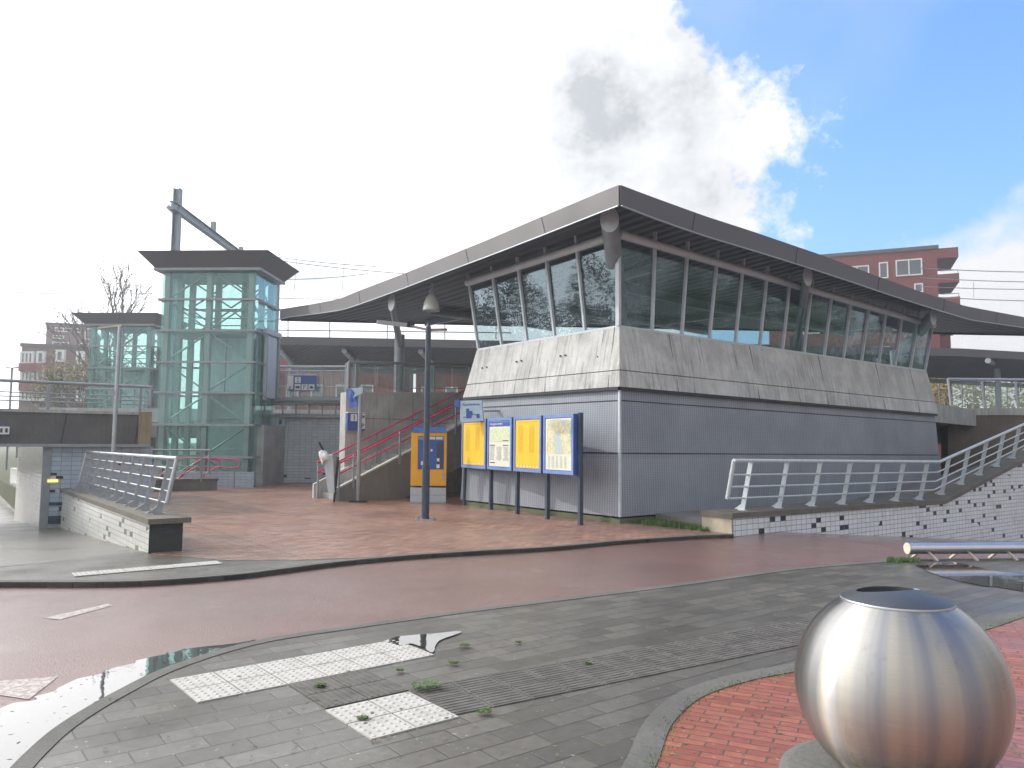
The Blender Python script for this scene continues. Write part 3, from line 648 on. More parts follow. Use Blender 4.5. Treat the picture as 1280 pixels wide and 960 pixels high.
# station name board behind the glass
nb=thing('name_board','dark station name board with pale lettering hanging behind the left glass','sign',onA(650,398,2.4))
def onAe(px,py,a_): return onA(px,py,a_)
q=[onAe(603,389,2.4),onAe(690,393,2.4),onAe(690,409,2.4),onAe(603,407,2.4)]
m=MB(); m.slab(q,U*.08); m.build('board',simple('dark_board',(.02,.035,.06),.5),nb)
tx=onAe(606,404,2.39); tx2=onAe(684,407,2.39); hh=(onAe(606,395,2.39)-tx).length
text('Purmerend Weidevenne',hh*1.0,tx-U*.02+Z*.03,(tx2-tx),Z,white,nb,width=(tx2-tx).length*.98)
# emergency exit sign inside (green)
ex=thing('exit_sign','small green exit sign hanging inside the right glazing','sign',onB(1073,405,4))
p=onB(1073,405,4); m=MB(); m.box(p,.55,.06,.3,U,V); m.build('panel',simple('green_panel',(.03,.30,.12),.5),ex)
m=MB(); m.box(p-V*.034,.3,.01,.13,U,V); m.build('arrow',white,ex); 
m=MB(); m.tube(p+Z*.15,p+Z*.9,.015,6); m.build('hanger',steel_d,ex)
# bell lamp under the canopy
bp=onB(539,388,7.4)
bl=thing('bell_lamp','bell shaped ribbed glass lamp hanging under the left side of the canopy','lamp',bp)
m=MB(); m.lathe(bp,[(.24,-.0),(.245,.06),(.22,.22),(.16,.38),(.09,.48),(.0,.5)],24); m.build('shade',lensm,bl)
m=MB(); m.lathe(bp+Z*.47,[(.085,0),(.085,.12),(.05,.16),(.05,.7)],14); m.build('gear_housing',alu,bl)
m=MB(); m.lathe(bp,[(.235,-.015),(.25,-.015),(.25,.015),(.235,.015)],24); m.tube(bp+Z*.05,bp+Z*.3,.06,10); m.build('rim',alu,bl)

# ------------------------------------------------------------------ walls, stairs
def wallbox(name,label,cat,pts,z0,z1,th,mat,group=None):
    a,b=pts; n=(b-a).cross(Z).normalized()*-1
    m=MB(); poly=[a,b,b+n*th,a+n*th]; m.prism(poly,z0,z1); o=m.build(name,mat,None,(a.x,a.y,0)); return tag(o,label,cat,group)
# concrete wall behind the stairs
bw=10.6
wa=onB(430,600,bw); wb=P(8,bw)
wt=thing('retaining_wall','tall grey board-marked concrete wall behind the pink handrails','wall',Vector((wa.x,wa.y,0)))
zt1=onB(430,490,bw).z; zt2=onB(600,490.5,bw).z; zt2=zt1+(zt2-zt1)*(8-ab(wa)[0])/(ab(onB(600,490,bw))[0]-ab(wa)[0])
m=MB(); a_,b_=Vector((wa.x,wa.y,0)),wb; m.slab([a_,b_,b_+Z*zt2,a_+Z*zt1],V*.4); m.build('wall_face',conc_mid,wt)
m=MB()
for z in (1.25,2.5): m.beam(a_+Z*z-V*.004,b_+Z*z-V*.004,.012,.02)
for k in (2.4,4.8): q_=a_+U*k; m.beam(q_+Z*.05-V*.004,q_+Z*(zt1-.05)-V*.004,.012,.02,V)
m.build('form_joint',conc_dark,wt)
def railing(name,label,pts,hgt,rails,mat,post_every=1.5,post=(.05,.05),lean=Vector((0,0,0)),toprad=.03,railrad=.015,foot=False,group=None,n=None,endloop=True,start=.25,postr=True):
    """pts: polyline of base points"""
    t=thing(name,label,'railing',pts[0],group)
    L=[0]; 
    for p,q in zip(pts,pts[1:]): L.append(L[-1]+(q-p).length)
    def at(s):
        for i in range(len(pts)-1):
            if s<=L[i+1]+1e-6: return pts[i].lerp(pts[i+1],(s-L[i])/(L[i+1]-L[i])),(pts[i+1]-pts[i]).normalized()
        return pts[-1],(pts[-1]-pts[-2]).normalized()
    m=MB(); upv=Z*hgt+lean; tp=[p+upv for p in pts]
    m.path(tp,toprad,10); m.build('top_rail',mat,t)
    for r in rails:
        m=MB(); m.path([p+upv*r for p in pts],railrad,8); m.build('rail',mat,t)
    if endloop:
        lo=min(rails)
        for e in (0,-1): m=MB(); m.tube(pts[e]+upv*lo,pts[e]+upv,toprad,10); m.build('end_bar',mat,t)
    n=n or max(2,int((L[-1]-2*start)/post_every)+1)
    for i in range(n):
        s=start+(L[-1]-2*start)*i/(n-1); p,d=at(s); nrm=d.cross(Z).normalized()
        m=MB(); m.beam(p,p+upv*.985,post[0],post[1],nrm if abs(nrm.dot(upv.normalized()))<.9 else d); po=m.build('post',mat,t)
        if foot:
            m=MB(); m.box(p+Z*.008,.05+post[0]*2,.16,.016,d); 
            nn=lean.normalized() if lean.length>.01 else nrm
            tri=[p-d*.006+Z*.016,p-d*.006-nn*.19+Z*.016,p-d*.006+upv*.17]; m.slab(tri,d*.012); m.build('foot_plate',mat,po)
    return t
# staircase along U
SB=8.9; sa=ab(G(436,629,SW))[0]; 
st=thing('staircase','concrete staircase rising behind the ticket machine','staircase',P(sa,SB,SW))
slope=(onB(576,538,SB).z-onB(436,612,SB).z)/(ab(onB(576,538,SB))[0]-ab(onB(436,612,SB))[0])
zs0=onB(436,612,SB).z
run=(zt1-.1-zs0)/slope
m=MB(); q=[P(sa,SB,SW),P(sa,SB,zs0),P(sa+run,SB,zs0+slope*run),P(sa+run+1,SB,zs0+slope*run),P(sa+run+1,SB,zs0+slope*run-.9),P(sa+2.2,SB,SW)]
m.slab(q,V*.12); m.build('stringer',conc_dark,st)
m=MB(); q=[P(sa,SB-.01,zs0),P(sa+run,SB-.01,zs0+slope*run),P(sa+run,SB-.01,zs0+slope*run+.05),P(sa,SB-.01,zs0+.05)]; m.slab(q,V*.14); m.build('stringer_cap',conc_light,st)
ns=int((zt1-.1)/.165); tr=run/ns
m=MB()
for i in range(ns): m.prism([P(sa+.25+i*tr,SB+.12),P(sa+.25+(i+1)*tr+.02,SB+.12),P(sa+.25+(i+1)*tr+.02,bw-.1),P(sa+.25+i*tr,bw-.1)],max(SW,SW+i*.165-.3),SW+(i+1)*.165)
m.build('steps',conc_mid,st)
q=[P(sa,bw-.12,SW),P(sa,bw-.12,zs0+.1),P(sa+run,bw-.12,zs0+slope*run+.1),P(sa+run,bw-.12,zs0+slope*run-.3),P(sa+1,bw-.12,SW)]
m=MB(); m.slab(q,V*.11); m.build('wall_stringer',conc_light,st)
# pink handrails
ph=thing('handrail','pair of pink handrails climbing the concrete stairs on steel posts','handrail',P(sa,SB,SW))
def srail(b_,h1,start=-.35,endx=run,mat=pink,r=.028,flat=.5):
    z=lambda s: zs0+slope*s+h1
    m=MB(); pts=[P(sa+start,b_,z(0)+.0)] if flat else []
    pts+=[P(sa,b_,z(0)),P(sa+endx,b_,z(endx))]; m.path(pts,r,8); m.build('pink_rail',mat,ph)
zr1=onB(420,580,SB).z-zs0
nr=ab(onB(424,590,SB))[0]-sa; fr_=ab(onB(411,578,bw-.3))[0]-sa
srail(SB+.02,.72,nr); srail(SB+.02,.42,nr); srail(bw-.3,.75,fr_); srail(bw-.3,.45,fr_)
for s in (.05,.5,2.0,4.0,6.0):
    for b_ in ((SB-.03,bw-.28)):
        m=MB(); zb_=SW if s<.5 else zs0+slope*s-.2; m.beam(P(sa+s,b_,zb_),P(sa+s,b_,zs0+slope*max(s,0)+.78),.05,.05,U); m.build('post',steel_d,ph)
# tiled wall (left of stairs), gallery, under-gallery area
XV=Vector((1,0,0)); YV=Vector((0,1,0)); b2=32.6
ta,tb_=onY(332,603,b2),onY(432,603,b2); ta.z=tb_.z=0
tw=thing('tiled_wall','grey blue tiled wall with a row of dark tiles near its foot','wall',ta)
zt3=onY(380,517,b2).z; m=MB(); m.slab([ta,Vector((tb_.x+.8,b2,0)),Vector((tb_.x+.8,b2,zt3)),ta+Z*zt3],YV*.3); m.build('tile_face',tile_grey,tw)
m=MB(); m.beam(ta+Z*(zt3-.12)-YV*.05+XV*.7,onY(414,520,b2)-YV*.05,.1,.14); m.build('cable_trunk',steel_d,tw)
sg=thing('pictogram_sign','small square pictogram box fixed to the grey blue tiled wall','sign',onY(351,527,b2-.1))
c=onY(351,527,b2-.1); m=MB(); m.box(c,.36,.08,.36,XV,YV); m.build('panel',skysign,sg); m=MB(); m.box(c-YV*.045-Z*.02,.12,.012,.2,XV,YV); m.lathe(c-YV*.045+Z*.11,[(0,.03),(.03,0),(0,-.03)],8); m.build('pictogram',darkink,sg)
gal=thing('footbridge','glazed footbridge with a dark beam over the tiled wall','footbridge',onY(380,497,b2-.6))
ga=onY(316,497,b2-.8); gb=onY(433,497,b2-.8); zgd=ga.z
m=MB(); m.beam(ga-Z*.05,gb-Z*.05,.3,.16); m.slab([ga-Z*.1,gb-Z*.1,gb-Z*.1+YV*3,ga-Z*.1+YV*3],Z*-.12); m.build('deck',steel_d,gal)
m=MB(); m.beam(ga-Z*.75+YV*.5,gb-Z*.75+YV*.5,.12,.12); 
for k in range(8): q_=ga.lerp(gb,k/7); m.beam(q_-Z*.7+YV*.5,q_-Z*.1+YV*.5,.05,.05,XV)
m.tube(ga-Z*.28-YV*.12,ga.lerp(gb,.55)-Z*.28-YV*.12,.035,8); m.build('under_frame',steel_d,gal)
hg=onY(380,459,b2-.8).z-zgd
m=MB(); m.tube(ga+Z*hg,gb+Z*hg,.05,10); m.tube(ga+Z*(hg-.18),gb+Z*(hg-.18),.03,8); m.tube(ga+Z*.45,gb+Z*.45,.02,8); m.build('hand_rail',steel,gal)
for k in range(5): q_=ga.lerp(gb,k/4); m=MB(); m.beam(q_,q_+Z*hg,.06,.05,XV); m.build('post',steel_d,gal)
for k in range(4): q_=ga.lerp(gb,k/4+.01); r_=ga.lerp(gb,(k+1)/4-.01); m=MB(); m.slab([q_+Z*.08,r_+Z*.08,r_+Z*(hg-.22),q_+Z*(hg-.22)],YV*.012); m.build('glass_panel',glass_c,gal)
# big steel mast end of the footbridge, right side
m=MB(); m.beam(onY(436,600,b2-1.2).xyz*1 if False else Vector((gb.x,gb.y,0))-YV*.1,gb+Z*(hg+.15)-YV*.1,.12,.12,XV); m.build('end_post',steel,gal)
# railing above the retaining wall
ra=onB(437,489,bw); rb=onB(596,489.5,bw)
rz=railing('railing','steel railing with glass panels on top of the tall grey concrete wall',[ra+V*.1,rb+V*.1],onB(500,457,bw).z-ra.z,[.12],steel_d,1.3,(.05,.05),toprad=.05)
for k in range(5):
    q_=(ra+V*.1).lerp(rb+V*.1,k/5+.01); r_=(ra+V*.1).lerp(rb+V*.1,(k+1)/5-.01); m=MB(); m.slab([q_+Z*.12,r_+Z*.12,r_+Z*.85,q_+Z*.85],V*.012); m.build('glass_panel',glass_c,rz)

# blue signs
def bluesign(label,px,b_,cells,stripe=None,th=.1,name='platform_sign',fr=False):
    x0,y0,x1,y1=px; U=XV if fr else globals()['U']; V=YV if fr else globals()['V']; pl=onY if fr else onB
    q=[pl(x0,y1,b_),pl(x1,y1,b_),pl(x1,y0,b_),pl(x0,y0,b_)]
    W=(q[1]-q[0]).length; Hh=q[3].z-q[0].z
    t=thing(name,label,'sign',q[0]); o0=q[0]; 
    m=MB(); m.slab([o0,o0+U*W,o0+U*W+Z*Hh,o0+Z*Hh],V*th); m.build('panel',bluepaint,t)
    if stripe: m=MB(); m.slab([o0-V*.01+U*W*stripe[0]+Z*Hh*.1,o0-V*.01+U*W*stripe[1]+Z*Hh*.1,o0-V*.01+U*W*stripe[1]+Z*Hh*.97,o0-V*.01+U*W*stripe[0]+Z*Hh*.97],V*.01); m.build('white_band',white,t)
    m=MB(); m.slab([o0-V*.02+Z*Hh,o0-V*.02+U*W+Z*Hh,o0-V*.02+U*W+Z*Hh*1.05,o0-V*.02+Z*Hh*1.05],V*(th+.04)); m.build('light_bar',white,t)
    for (cx,cy,s,ch) in cells:
        c=o0+U*W*cx+Z*Hh*cy-V*.014
        if s>0: m=MB(); m.slab([c-U*s/2-Z*s/2,c+U*s/2-Z*s/2,c+U*s/2+Z*s/2,c-U*s/2+Z*s/2],V*.012); m.build('white_tile',white,t)
        s=abs(s)
        if ch=='bus': m=MB(); m.box(c-V*.006+Z*s*.02,s*.72,.008,s*.34,U,V); m.box(c-V*.006-Z*s*.2-U*s*.2,s*.14,.008,s*.14,U,V); m.box(c-V*.006-Z*s*.2+U*s*.2,s*.14,.008,s*.14,U,V); m.build('bus_pictogram',darkink,t)
        elif ch=='taxi': m=MB(); m.box(c-V*.006-Z*s*.08,s*.66,.008,s*.28,U,V); m.box(c-V*.006+Z*s*.16,s*.36,.008,s*.2,U,V); m.build('taxi_pictogram',darkink,t)
        elif ch in('ne','sw'):
            k=1 if ch=='ne' else -1; m=MB(); m.beam(c-V*.006-(U+Z)*s*.3*k,c-V*.006+(U+Z)*s*.28*k,.01,s*.12,None if False else Z.cross(V)+Z*-1*0) if False else None
            m=MB(); d=(U+Z).normalized()*k; e=(U-Z).normalized()*k; tip=c-V*.01+d*s*.36
            m.slab([c-V*.01-d*s*.34+e*s*.06,tip-d*.1*s+e*s*.06,tip-d*.1*s-e*s*.06,c-V*.01-d*s*.34-e*s*.06],V*.006)
            m.slab([tip,tip-U*s*.42*k,tip-U*s*.42*k-Z*s*.13*k,tip-U*s*.13*k-Z*s*.13*k,tip-U*s*.13*k-Z*s*.42*k,tip-Z*s*.42*k],V*.006); m.build('arrow',darkink,t)
        elif ch: text(ch,s*1.0,c-V*.008-Z*s*.33,U,Z,darkink,t,align='CENTER')
    return t
bluesign('blue station sign with number 2 and bus and P symbols above the tiled wall',(359,469,395,488.5),b2-1.1,[(.1,.22,-.2,'sw'),(.36,.70,.24,'2'),(.36,.24,.24,'bus'),(.6,.24,.24,'P'),(.84,.24,.24,'taxi')],(.0,.2),fr=True)
bluesign('blue sign with number 1 on the tall grey concrete wall',(434,516,456,538),bw-.15,[(.36,.74,.22,'1'),(.86,.78,-.2,'ne'),(.86,.28,-.2,'P')],(.74,1.0))
# light blue panel sign (tickets)
c0=onA(574,526,-.4); 
kp=thing('ticket_sign','light blue ticket sales sign sticking out above the leftmost timetable board','sign',c0)
q=[G(574,526,1)]*0
DS=20.0
q=[onY(575,527,DS),onY(604,526,DS-.2),onY(602,500,DS-.2),onY(575,501,DS)]
m=MB(); m.slab(q,Vector((.02,.12,0))); m.build('panel',skysign,kp)
xd=(q[1]-q[0]).normalized(); nd=-xd.cross(Z); nd=nd if nd.y<0 else -nd
Wk=(q[1]-q[0]).length; Hk=(q[3]-q[0]).length
text('Kaartverkoop',.09,q[3]-Z*.13+xd*.09+nd*.01,xd,Z,bluepaint,kp,width=Wk*.7)
m=MB(); 
for cx,cy,w_,h_ in ((.33,.42,.12,.38),(.46,.38,.14,.24),(.40,.2,.2,.12),(.78,.24,.13,.2),(.25,.2,.2,.04)): m.box(q[0]+xd*Wk*cx+Z*Hk*cy+nd*.006,Wk*w_,.012,Hk*h_,xd)
a1=q[0]+xd*Wk*.5+Z*Hk*.36+nd*.006; b1=q[0]+xd*Wk*.74+Z*Hk*.28+nd*.006; m.beam(a1,b1,.012,.02); m.build('map_symbol',bluepaint,kp)
m=MB(); m.box((q[3]+q[3]-xd*.14)/2-Z*.07,.14,.1,.18,xd); m.build('bracket',bluepaint,kp)
m=MB(); m.beam(q[1]+xd*.02+Vector((0,.1,.25)),q[1]+xd*.9+Vector((0,.5,.25)),.05,.05); m.build('arm',steel_d,kp)

# ------------------------------------------------------------------ ticket machine
TM=G(535,629,SW); td=Vector((1,.10,0)).normalized(); tn=Vector((.10,-1,0)).normalized()
tm=thing('ticket_machine','orange and blue ticket machine on a grey base behind the lamp post','ticket machine',TM)
s=18.9/961*1.0; Wm=44*TM.y/F; Hm=94*TM.y/F
B=lambda x,z,y=0: TM+td*(x*Wm)+Z*(z*Hm)-tn*y
def panel(m,x0,x1,z0,z1,y0,y1): m.box(B((x0+x1)/2,(z0+z1)/2,(y0+y1)/2),(x1-x0)*Wm,abs(y1-y0),(z1-z0)*Hm,td)
m=MB(); panel(m,-.5,.5,0,.205,.02,.6); m.build('base',steel,tm)
m=MB(); panel(m,-.5,.5,.015,.1,-.001,.02); panel(m,-.5,.5,.11,.2,-.001,.02); m.build('base_panel',simple('white_brick_panel',(.45,.5,.55),.5,0,.1,14),tm)
m=MB(); panel(m,-.5,-.31,.23,.93,-.02,.6); panel(m,.43,.5,.23,.93,-.02,.6); panel(m,-.31,.43,.23,.44,-.02,.6); panel(m,-.31,.43,.885,.93,-.02,.6); panel(m,-.31,.43,.44,.885,.05,.6); m.build('housing',orange,tm)
m=MB(); panel(m,-.46,.48,.935,1.,-.06,.6); m.build('top_sign',simple('bright_blue_panel',(.03,.2,.62),.4),tm)
m=MB(); panel(m,-.30,.42,.445,.825,-.0,.05); m.build('front_panel',bluepaint,tm)
m=MB(); panel(m,-.1,.02,.52,.66,-.01,.0); m.build('screen',winglass,tm)
m=MB(); panel(m,.22,.40,.46,.80,-.006,.0); m.build('payment_panel',navy,tm)
m=MB(); panel(m,-.22,-.1,.5,.55,-.01,.0); panel(m,.22,.31,.46,.51,-.012,-.006); panel(m,.23,.3,.55,.59,-.012,-.006); panel(m,.05,.10,.68,.71,-.01,0); m.build('sticker',white,tm)
m=MB(); panel(m,-.3,.42,.832,.88,.0,.05); m.build('header_strip',framepaint,tm); m=MB(); panel(m,.0,.17,.838,.874,-.01,.0); panel(m,.2,.38,.838,.874,-.01,.0); m.build('notice',pale,tm)
m=MB(); panel(m,.38,.44,.30,.40,-.03,-.02); m.build('card_tray',steel,tm)
text('»',.2,B(.02,.945,.07)+td*.0,td,Z,white,tm,name='arrow_symbol')

# ------------------------------------------------------------------ timetable boards
p0=G(725.5,656,SW); p1=G(581.5,631.5,SW)
bd=(p1-p0).normalized(); bn=Vector((-bd.y,bd.x,0)); bn=bn if bn.y<0 else -bn
xs=[725.5,684.5,647,614,581.5]
def online(px):   # point on line p0-p1 seen at column px
    d=ray(px,600); d=Vector((d.x,d.y,0)); n_=Vector((-bd.y,bd.x,0)); k=(p0-CAM).dot(n_)/d.dot(n_); q=CAM+d*k; q.z=SW; return q
bp_=[online(x) for x in xs]
Htop=2.28
tops=[521,520,519,517.5,516.5]; 
def zat(p,py):  # height above ground where column through p meets row py
    lo,hi=-2,12
    for _ in range(50):
        md=(lo+hi)/2; q=Vector((p.x,p.y,md))-CAM; y=480-F*q.dot(up)/q.dot(fw)
        if y>py: lo=md
        else: hi=md
    return lo
ztopb=zat(bp_[0],517); zbotb=zat(bp_[0],594)
names=['pale map poster board, nearest to the corner of the pavilion','yellow timetable board between the onward travel board and the map board','white onward travel board with a blue heading','yellow timetable board farthest from the pavilion corner']
kinds=['map','y','info','y']
for k in range(4):
    a_,b_=bp_[k],bp_[k+1]; L=(b_-a_).length; d=(a_-b_).normalized()  # left to right in view
    t=thing('information_board',names[k],'information board',b_,'information boards in front of the pavilion')
    wd=L-.1; c=b_+d*(L/2-.02); zc_=(ztopb+zbotb)/2; hh=ztopb-zbotb
    cc=Vector((c.x,c.y,zc_))+bn*.05
    m=MB(); m.box(cc,wd,.14,hh,d,bn); m.build('case',bluepaint,t)
    fw_=.07; f=cc+bn*.075
    m=MB()
    for sx in(-1,1): m.box(f+d*sx*(wd/2-fw_/2),fw_,.03,hh,d,bn)
    for sz in(-1,1): m.box(f+Z*sz*(hh/2-fw_/2),wd-2*fw_,.028,fw_,d,bn)
    m.build('frame',framepaint,t)
    iw,ih=wd-2*fw_-.03,hh-2*fw_-.03; g=cc+bn*.072
    m=MB(); m.box(g,iw,.006,ih,d,bn); po=m.build('poster',{'y':yellow,'map':pale,'info':pale}[kinds[k]],t)
    def ln(u,v,w_,h_,mat,nm,mm=None,e=.0):
        mm=mm or MB(); mm.box(g+d*(u*iw)+Z*(v*ih)+bn*(.006+e),w_*iw,.004,h_*ih,d,bn); return mm
    if kinds[k]=='y':
        mm=MB(); rr=random.Random(k)
        for cx in (-.25,.22):
            for r in range(26): ln(cx,.38-r*.022,.13,.008,None,None,mm)
            ln(cx-.11,.11,.02,.56,None,None,mm)
        ln(0,.46,.85,.012,None,None,mm); ln(0,-.44,.85,.008,None,None,mm); mm.build('timetable_print',simple('ochre_print',(.62,.37,.015),.5,0,.1,5),po)
        mm=MB()
        for r in range(7): ln(-.38+r*.13,-.46,.06,.03,None,None,mm)
        mm.build('footer_print',pale,po)
    elif kinds[k]=='info':
        ln(0,.44,1,.11,None,None).build('header',bluepaint,po)
        text('Hoe gaat u verder?',.085,g-d*iw*.46+Z*ih*.42+bn*.012,d,Z,white,po,width=iw*.62)
        mm=MB(); ln(0,.2,.9,.3,None,None,mm); mm.build('area_map',simple('printed_map',(.55,.62,.42),.6,0,.3,30),po)
        mm=MB(); rr=random.Random(3)
        for cx,cy in((.3,.07),(-.33,-.03),(.3,-.03),(-.33,-.42)): ln(cx,cy,.25,.018,None,None,mm,.002)
        for cx in(-.33,0,.33):
            for r in range(14): ln(cx-.03*rr.random(),-.07-r*.022,.16+.1*rr.random(),.004,None,None,mm)
        mm.build('text_lines',darkink,po)
    else:
        m2=NT('railway_map'); pp=m2.pos(); n1=m2.noise(pp,2.2,6,.6); cm=m2.mix(m2.sm(n1,.47,.5),(.42,.52,.55),(.62,.62,.42)); vv=m2.n('ShaderNodeTexVoronoi',feature='DISTANCE_TO_EDGE'); m2.L.new(pp,vv.inputs['Vector']); vv.inputs['Scale'].default_value=7
        cm=m2.mix(m2.math('LESS_THAN',vv.outputs['Distance'],.03),cm,(.55,.38,.12)); m2.bsdf(cm,.5)
        ln(.02,.14,.94,.66,None,None).build('country_map',m2.m,po)
        mm=MB()
        for cx in range(5):
            for r in range(11): ln(-.36+cx*.16,-.24-r*.021,.11*(.6+.4*rnd.random()),.006,None,None,mm)
        ln(-.1,.47,.4,.01,None,None,mm); mm.build('text_lines',simple('brown_print',(.35,.33,.26),.6),po)
    m=MB(); m.slab([g+d*(sx*iw/2)+Z*(sz*ih/2)+bn*.014 for sx,sz in((-1,-1),(1,-1),(1,1),(-1,1))],bn*.003); 
    m=MB()
    for q_,top_ in ((b_,zbotb+.02 if k<3 else ztopb),)+(((a_,ztopb+.02),) if k==0 else ()):
        m=MB(); m.beam(q_,Vector((q_.x,q_.y,top_)),.085,.085,bn); m.build('post',navy,t)

# ------------------------------------------------------------------ lamp post
lp=G(531.5,650,SW); lt=zat(lp,409)
t=thing('lamp_post','dark slim lamp post with a long flat arm in front of the ticket machine','street lamp',lp)
m=MB(); m.tube(lp,lp+Z*1.2,.085,16); m.tube(lp+Z*1.2,Vector((lp.x,lp.y,lt)),.07,16,.06); m.build('pole',navy,t)
m=MB(); m.box(lp+Z*.015,.42,.34,.03); m.build('base_plate',steel,t)
for sx in(-1,1):
    for sy in(-1,1): m=MB(); m.lathe(lp+Vector((sx*.16,sy*.12,.03)),[(.028,0),(.028,.035),(0,.04)],6,False); m.build('bolt',steel,t)
tp_=Vector((lp.x,lp.y,lt)); far_=tp_+(onY(476,403,tp_.y+1.6)-tp_); rgt=onY(558,412,tp_.y-.3)
m=MB(); m.lathe(tp_,[(.06,0),(.0,.12)],12); m.build('finial',navy,t)
m=MB(); m.beam(tp_+(far_-tp_)*.35,far_,.20,.10); m.build('lamp_head',black,t); m=MB(); m.beam(far_,far_+(far_-tp_).normalized()*.05,.16,.08); m.build('lens',white,t)
m=MB(); m.beam(tp_-Z*.06,tp_+(far_-tp_)*.4-Z*.01,.05,.05); m.beam(tp_-Z*.06,rgt,.05,.05); m.build('bracket',simple('dark_maroon_steel',(.08,.04,.045),.6),t)
# blue arrow signpost
sp=G(447.5,627.5,SW); zt_=zat(sp,484)
t=thing('signpost','slim steel post with a folded blue arrow flag sign in front of the stairs','signpost',sp)
m=MB(); m.tube(sp,Vector((sp.x,sp.y,zt_)),.055,12); m.build('post',steel_d,t)
m=MB(); m.box(sp+Z*.02,.46,.3,.04); m.build('base_plate',black,t)
q=[onY(433,486,sp.y+.25),onY(438.5,485.5,sp.y),onY(447,496,sp.y),onY(446.5,508,sp.y),onY(437,510.5,sp.y+.2)]
m=MB(); m.slab(q,Vector((0,.03,0))); m.build('blue_flag',bluepaint,t)
q=[onY(438.5,485.5,sp.y-.06),onY(453.5,484,sp.y-.06),onY(453,491.5,sp.y-.06),onY(446,494.5,sp.y-.06),onY(441.5,497.5,sp.y-.06),onY(444,490.5,sp.y-.06)]
m=MB(); m.slab(q,Vector((0,.03,0))); m.build('white_arrow',skysign,t)
# litter bin with bag
lb=G(416,628,SW)
t=thing('litter_bin','grey wedge litter bin on a bent post left of the stairs','litter bin',lb)
k=lb.y/F
q=[lb+Vector((-13*k,0,52*k)),lb+Vector((-1*k,0,52*k)),lb+Vector((1.5*k,0,12*k)),lb+Vector((-6*k,0,11*k))]
m=MB(); m.slab(q,Vector((0,.35,0))); m.hull2([lb+Vector((-13*k,0,52*k)),lb+Vector((-1*k,0,52*k)),lb+Vector((-4*k,0,58*k)),lb+Vector((-9*k,0,59*k))],[lb+Vector((-13*k,.35,52*k)),lb+Vector((-1*k,.35,52*k)),lb+Vector((-4*k,.35,58*k)),lb+Vector((-9*k,.35,59*k))]); m.build('bin_body',alu,t)
m=MB(); m.tube(lb+Vector((-.0,.15,0)),lb+Vector((3.2*k,.15,45*k)),.035,10); m.tube(lb+Vector((3.2*k,.15,45*k)),lb+Vector((3.5*k,.15,56*k)),.035,10); m.build('post',black,t)
bc=lb+Vector((-12*k,-.05,58*k)); m=MB(); bm=bmesh.new(); bmesh.ops.create_icosphere(bm,subdivisions=4,radius=.125)
for v in bm.verts: 
    v.co*=1+.5*noise.noise(v.co*9)+.22*noise.noise(v.co*26); v.co.z*=1.1
    if v.co.z<0 and v.co.x<.0: v.co.z*=1.7
m.add([bc+v.co for v in bm.verts],[tuple(v.index for v in f.verts) for f in bm.faces],True); bm.free()
tag(m.build('plastic_bag',foil,None,bc),'crumpled white plastic bag stuffed into the litter bin','bag')
m=MB(); m.tube(bc+Vector((-.0,-.02,.1)),bc+Vector((-.14,-.02,.36)),.03,8); tag(m.build('umbrella_handle',black,None,bc+Vector((0,0,.1))),'black folded umbrella end poking out of the bin bag','umbrella')

